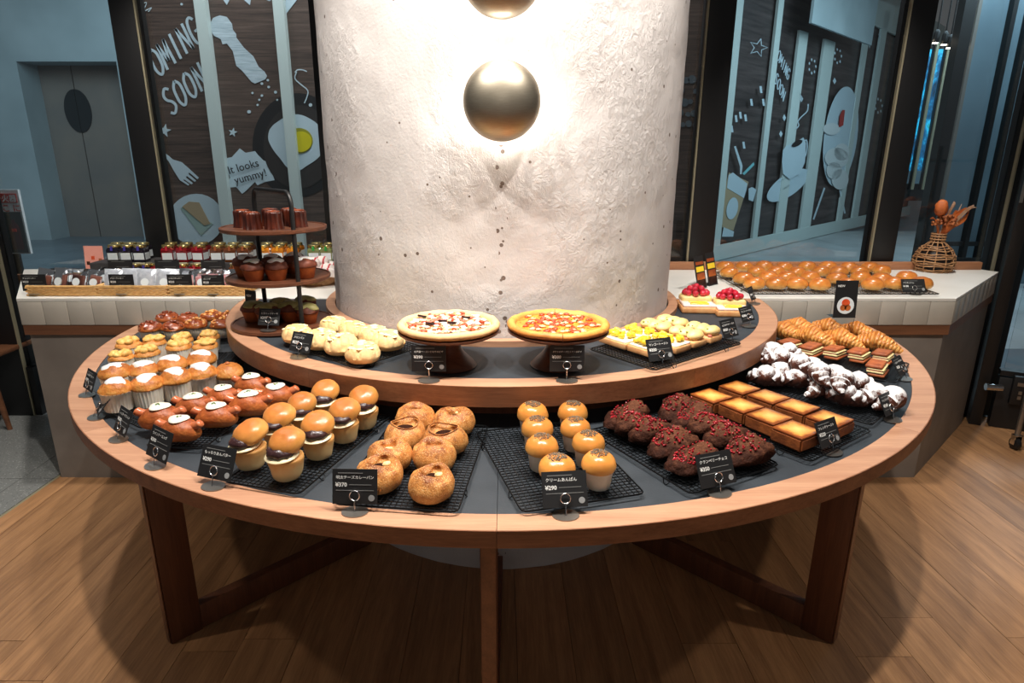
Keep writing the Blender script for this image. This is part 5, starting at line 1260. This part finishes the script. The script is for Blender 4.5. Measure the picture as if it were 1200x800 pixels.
# ------------------------------------------------------------------ left counter: baskets of cookie bags, jars, cards
def basket(px0, px1, py, depth, label, rz=0):
    a, b = at(px0, py, ZC), at(px1, py, ZC); W = b.x - a.x
    t = thing('wicker_tray', label, 'basket', ((a.x + b.x)/2, a.y + depth/2, ZC), rz, 'shallow wicker trays on the left counter'); D = depth; hh = .046
    G().box((0, 0, .004), (W - .012, D - .012, .006)).obj('base', M['wickerlight'], t, 0)
    g = G(); n = 44
    def rim(u, ins=0):
        q = u*4; s = int(q) % 4; f = q - int(q); x, y = W/2 - ins, D/2 - ins
        return ((-x + 2*x*f, -y), (x, -y + 2*y*f), (x - 2*x*f, y), (-x, y - 2*y*f))[s]
    for j in range(5):
        pts = []
        for i in range(88):
            x, y = rim(i/88); k = .0025*math.cos(PI*i + PI*j); l = math.hypot(x/W, y/D); pts.append((x*(1 + k/W*2), y*(1 + k/D*2), .006 + j*.0085))
        g.tube(pts, .0042, 4, True)
    g.obj('woven_sides', M['wickerlight'], t, 60, 'stuff')
    G().tube([(*rim(i/88), hh) for i in range(88)], .0055, 6, True).obj('rim', M['wickerlight'], t, 60)
    return t
bk = [basket(33, 114, 347, .34, 'shallow wicker tray of brown cookies, leftmost of three'), basket(116, 196, 347, .34, 'shallow wicker tray of silver-wrapped cookies, middle of three'), basket(199, 286, 347, .34, 'shallow wicker tray of pink-flecked cookies, rightmost of three')]
M['cookie'] = mat('brown_cookie', rgb(120, 66, 48), .6, rgb(150, 84, 60), 40, bump=.4, vary=.12); M['cookie2'] = mat('pale_cookie', rgb(214, 196, 186), .6, rgb(190, 168, 160), 40, vary=.1); M['cookie3'] = mat('pink_cookie', rgb(234, 206, 200), .6, rgb(206, 110, 110), 30, vary=.1)
M['filmw'] = mat('crinkled_film', rgb(226, 230, 236), .15, rgb(190, 196, 206), 60, bump=.8, bscale=60, metal=.3); 
def cookie_bag(kind):
    def mk(i):
        t = thing('cookie_bag'); n = 8; v = []; f = []
        rnd = random.Random(i + kind*9)
        for s in (-1, 1):
            for a in range(n+1):
                for b in range(n+1):
                    x, z = (a/n - .5)*.088, b/n*.112; e = (1 - (2*a/n - 1)**4)*(1 - (2*b/n - 1)**4); v.append((x, s*(.0125*e + .0006) + .0018*nz((x, z, s), 60, i), z))
        m = (n+1)**2
        for s in (0, 1):
            for a in range(n):
                for b in range(n): o = s*m + a*(n+1) + b; f.append((o, o+n+1, o+n+2, o+1))
        G().add(v, f).obj('wrapper', M['film'] if kind != 1 else M['filmw'], t, 60)
        if kind != 1: rough(G().box((0, 0, .045), (.064, .014, .07), bevel=.006), .002, 50, i).obj('cookie', M[('cookie', 'cookie2', 'cookie3')[kind]], t, 60)
        G().lathe([(0, 0), (.0195, 0), (.0195, .001), (0, .001)], 20, M=Matrix.Translation((0, -.0150, .045)) @ Matrix.Rotation(PI/2, 4, 'X')).obj('sticker', M['white'], t, 0)
        return t
    return mk
for k, (t, nm) in enumerate(zip(bk, ('brown cookie', 'silver-wrapped cookie', 'pink-flecked cookie'))):
    stk = Stock(cookie_bag(k), 3); W = .33
    for r in range(3):
        for i in range(4):
            x = t.location.x - .118 + .079*i + random.uniform(-.006, .006); y = t.location.y - .125 + r*.068
            stk.give((x, y, ZC + .012 + .004*r), random.uniform(-.25, .25), f'clear bag of {nm} with white sticker, {("front", "middle", "back")[r]} row, {ORD[i]} from the left', 'cookie bag', f'bags of {nm}s in the trays', random.uniform(.93, 1.02), tilt=(-.35 - .38*r, random.uniform(-.12, .12)))
# jars
JC = {'dark blue': rgb(26, 22, 34), 'red': rgb(120, 14, 24), 'brown': rgb(96, 52, 26), 'amber': rgb(196, 116, 24), 'green': rgb(120, 130, 80)}
M['lid'] = mat('gold_lid', rgb(206, 184, 120), .25, metal=.9)
def jar(colour, sz=1.0):
    m = mat('jam_' + colour.replace(' ', '_'), JC[colour], .08, coat=.6); band = {'dark blue': rgb(66, 56, 150), 'red': rgb(170, 30, 44), 'brown': rgb(150, 80, 40), 'amber': rgb(220, 150, 30), 'green': rgb(40, 150, 60)}[colour]
    mb_ = mat('ribbon_' + colour.replace(' ', '_'), band, .5)
    def mk(i):
        t = thing('jam_jar'); G().lathe([(0, 0), (.044, 0), (.047, .004), (.047, .068), (.041, .079), (.036, .082), (0, .082)], 4, a0=PI/4).obj('glass', m, t, 20)
        G().lathe([(0, .0825), (.033, .0825), (.034, .084), (.034, .095), (.032, .0975), (0, .098)], 24).obj('lid', M['lid'], t, 40)
        for a in (-PI/2, 0, PI):
            G().box((0, 0, 0), (.056, .0012, .038), M=Matrix.Rotation(a + PI/2, 4, 'Z') @ Matrix.Translation((0, -.0338, .034))).obj('label', M['white'], t, 0)
        G().box((0, 0, 0), (.013, .0012, .026), M=Matrix.Translation((0, -.0345, .079)) @ Matrix.Rotation(-.12, 4, 'X')).obj('seal_ribbon', mb_, t, 0)
        return t
    return mk
M['riser'] = mat('riser_dark', rgb(52, 50, 50), .6)
rs = G().box((-1.56, 3.43, ZC + .04), (1.26, .2, .08), bevel=.004).obj('jar_riser', M['riser']); tag(rs, 'low dark riser under the back row of jam jars', 'riser')
for colour, xs, nm in (('dark blue', (136, 151), 'leftmost'), ('red', (199, 217), 'second'), ('brown', (256, 272), 'third'), ('amber', (311, 328), 'fourth'), ('green', (369, 384), 'last')):
    s = Stock(jar(colour), 1)
    for r in range(2):
        for i, x in enumerate((*xs, 2*xs[1] - xs[0])[:3 if colour != 'green' else 2]):
            zz = ZC + .08; p = atY(x, 300, 3.385 + r*.09); s.give((p.x + r*.018 + .0, 3.385 + r*.09, zz), random.uniform(-.1, .1), f'{colour} jam jar with gold lid on the riser, {"front" if r == 0 else "back"} row, {ORD[i]} from the left', 'jar', f'{colour} jam jars', .93)
for colour, xs in (('dark blue', (159, 172)), ('red', (186, 214, 231)), ('brown', (277, 291, 305))):
    s = Stock(jar(colour), 1)
    for i, x in enumerate(xs):
        p = atY(x, 312, 3.26); s.give((p.x, 3.26, ZC), random.uniform(-.1, .1), f'{colour} jam jar standing low before the riser, {ORD[i]} from the left', 'jar', f'low {colour} jam jars before the riser', .93)
for x, y, tl, pr_, lb, sz in ((42, 346, 'チョコクッキー', '220', 'black price card at the left end of the cookie trays', (.115, .078)), (144, 345, 'バタークッキー', '220', 'black price card before the silver-wrapped cookies', (.115, .078)), (212, 345, 'いちごクッキー', '220', 'black price card between silver and pink cookies', (.115, .078)), (251, 345, 'メレンゲ', '220', 'black price card before the pink-flecked cookies', (.105, .075))):
    t = price_card(x, y, ZC + .045, tl, pr_, lb, rz=0, tilt=.05, size=sz, post=.006, group=gc, base='disc'); t.location.y = 2.885; t.location.x = atY(x, y, 2.885).x; t.location.z = ZC + .01
for x, lb in ((140, 'wide black card before the dark blue jars'), (195, 'wide black card before the red jars'), (249, 'wide black card before the brown jars'), (341, 'dark card behind the stand before the amber jars')):
    p = atY(x, 308, 3.21); t = price_card(x, 320, ZC, '', '', lb, rz=0, tilt=.1, size=(.125, .075), post=.035, group=gc); t.location = (p.x, 3.205, ZC)
# cloth-lined bread basket behind the stand
def cloth_basket():
    p = at(372, 332, ZC); t = thing('cloth_basket', 'round brown basket lined with red-striped white cloth behind the stand', 'basket', (p.x, p.y + .02, ZC))
    G().lathe([(0, 0), (.10, 0), (.125, .03), (.135, .06), (.13, .062), (.118, .03), (.095, .006), (0, .006)], 36).obj('bowl', M['wicker'], t, 50)
    k = NT('striped_cloth'); v_ = k.coord('Object'); wv = k.add('ShaderNodeTexWave'); wv.inputs['Scale'].default_value = 9; wv.inputs['Distortion'].default_value = 1.5; k.link(v_, wv.inputs['Vector'])
    k.link(k.mix(k.math('GREATER_THAN', wv.outputs['Fac'], .88), rgb(238, 230, 224), rgb(196, 70, 76)), k.b.inputs['Base Color']); k.b.inputs['Roughness'].default_value = .9
    def f(x, y, z, a, i): s = 1 + .05*math.sin(7*a)*(i > 3); return (x*s, y*s, z + .012*math.sin(5*a)*(i > 1))
    G().lathe([(0, .02), (.06, .022), (.11, .04), (.13, .072), (.15, .085), (.155, .07), (.15, .04)], 60, f).obj('cloth', k.m, t, 180)
    for j in range(4): cr2 = rough(G().ball((0, 0, 0), (.04, .035, .03), 14, 10), .003, 30, j).obj('wrapped_roll', k.m, t, 180, loc=(-.05 + .035*j, .02*(-1)**j, .075 + .03*(j in (1, 2))))
cloth_basket()

# ------------------------------------------------------------------ chair and trolley at the picture's edges
p = at(14, 503, 0)
ch_ = thing('chair', 'brown wooden chair leg reaching in from the left edge, on the terrazzo', 'chair', (p.x - .24, p.y + .02, 0))
for x, y in ((.20, -.02), (.20, .36), (-.20, -.02), (-.20, .36)): G().tube([(x + .03*(1 if x > 0 else -1), y, 0), (x - .03*(1 if x > 0 else -1), y + .01, .43)], [.013, .024], 10).obj('leg', M['band'], ch_)
G().box((0, .17, .445), (.46, .44, .03), bevel=.01).obj('seat', M['band'], ch_); G().box((0, .38, .72), (.44, .025, .26), bevel=.008).obj('backrest', M['band'], ch_)
for x in (-.18, .18): G().tube([(x, .37, .45), (x, .38, .62)], .014, 8).obj('back_post', M['band'], ch_)
p = at(1188, 526, 0)
tr_ = thing('rack_trolley', 'steel trolley post on a black castor at the right edge', 'trolley', (p.x, p.y, 0))
for x, y in ((0, 0), (.5, .05), (.12, -.45), (.62, -.4)):
    G().tube([(x, y, .085), (x, y, 1.6)], .014, 10).obj('post', M['steel'], tr_)
    G().lathe([(0, -.013), (.028, -.013), (.034, -.009), (.034, .009), (.028, .013), (0, .013)], 20, M=Matrix.Translation((x, y, .0345)) @ Matrix.Rotation(PI/2, 4, 'Y')).obj('wheel', M['black'], tr_)
    G().box((x - .018, y, .055), (.003, .03, .05)).box((x + .018, y, .055), (.003, .03, .05)).box((x, y, .083), (.04, .034, .006)).obj('fork', M['chrome'], tr_, 0, 'stuff')
for z in (.3, .9, 1.5): G().prism([(.0, .0), (.12, -.45), (.62, -.4), (.5, .05)], z, z + .02).obj('shelf', M['steel'], tr_, 0)
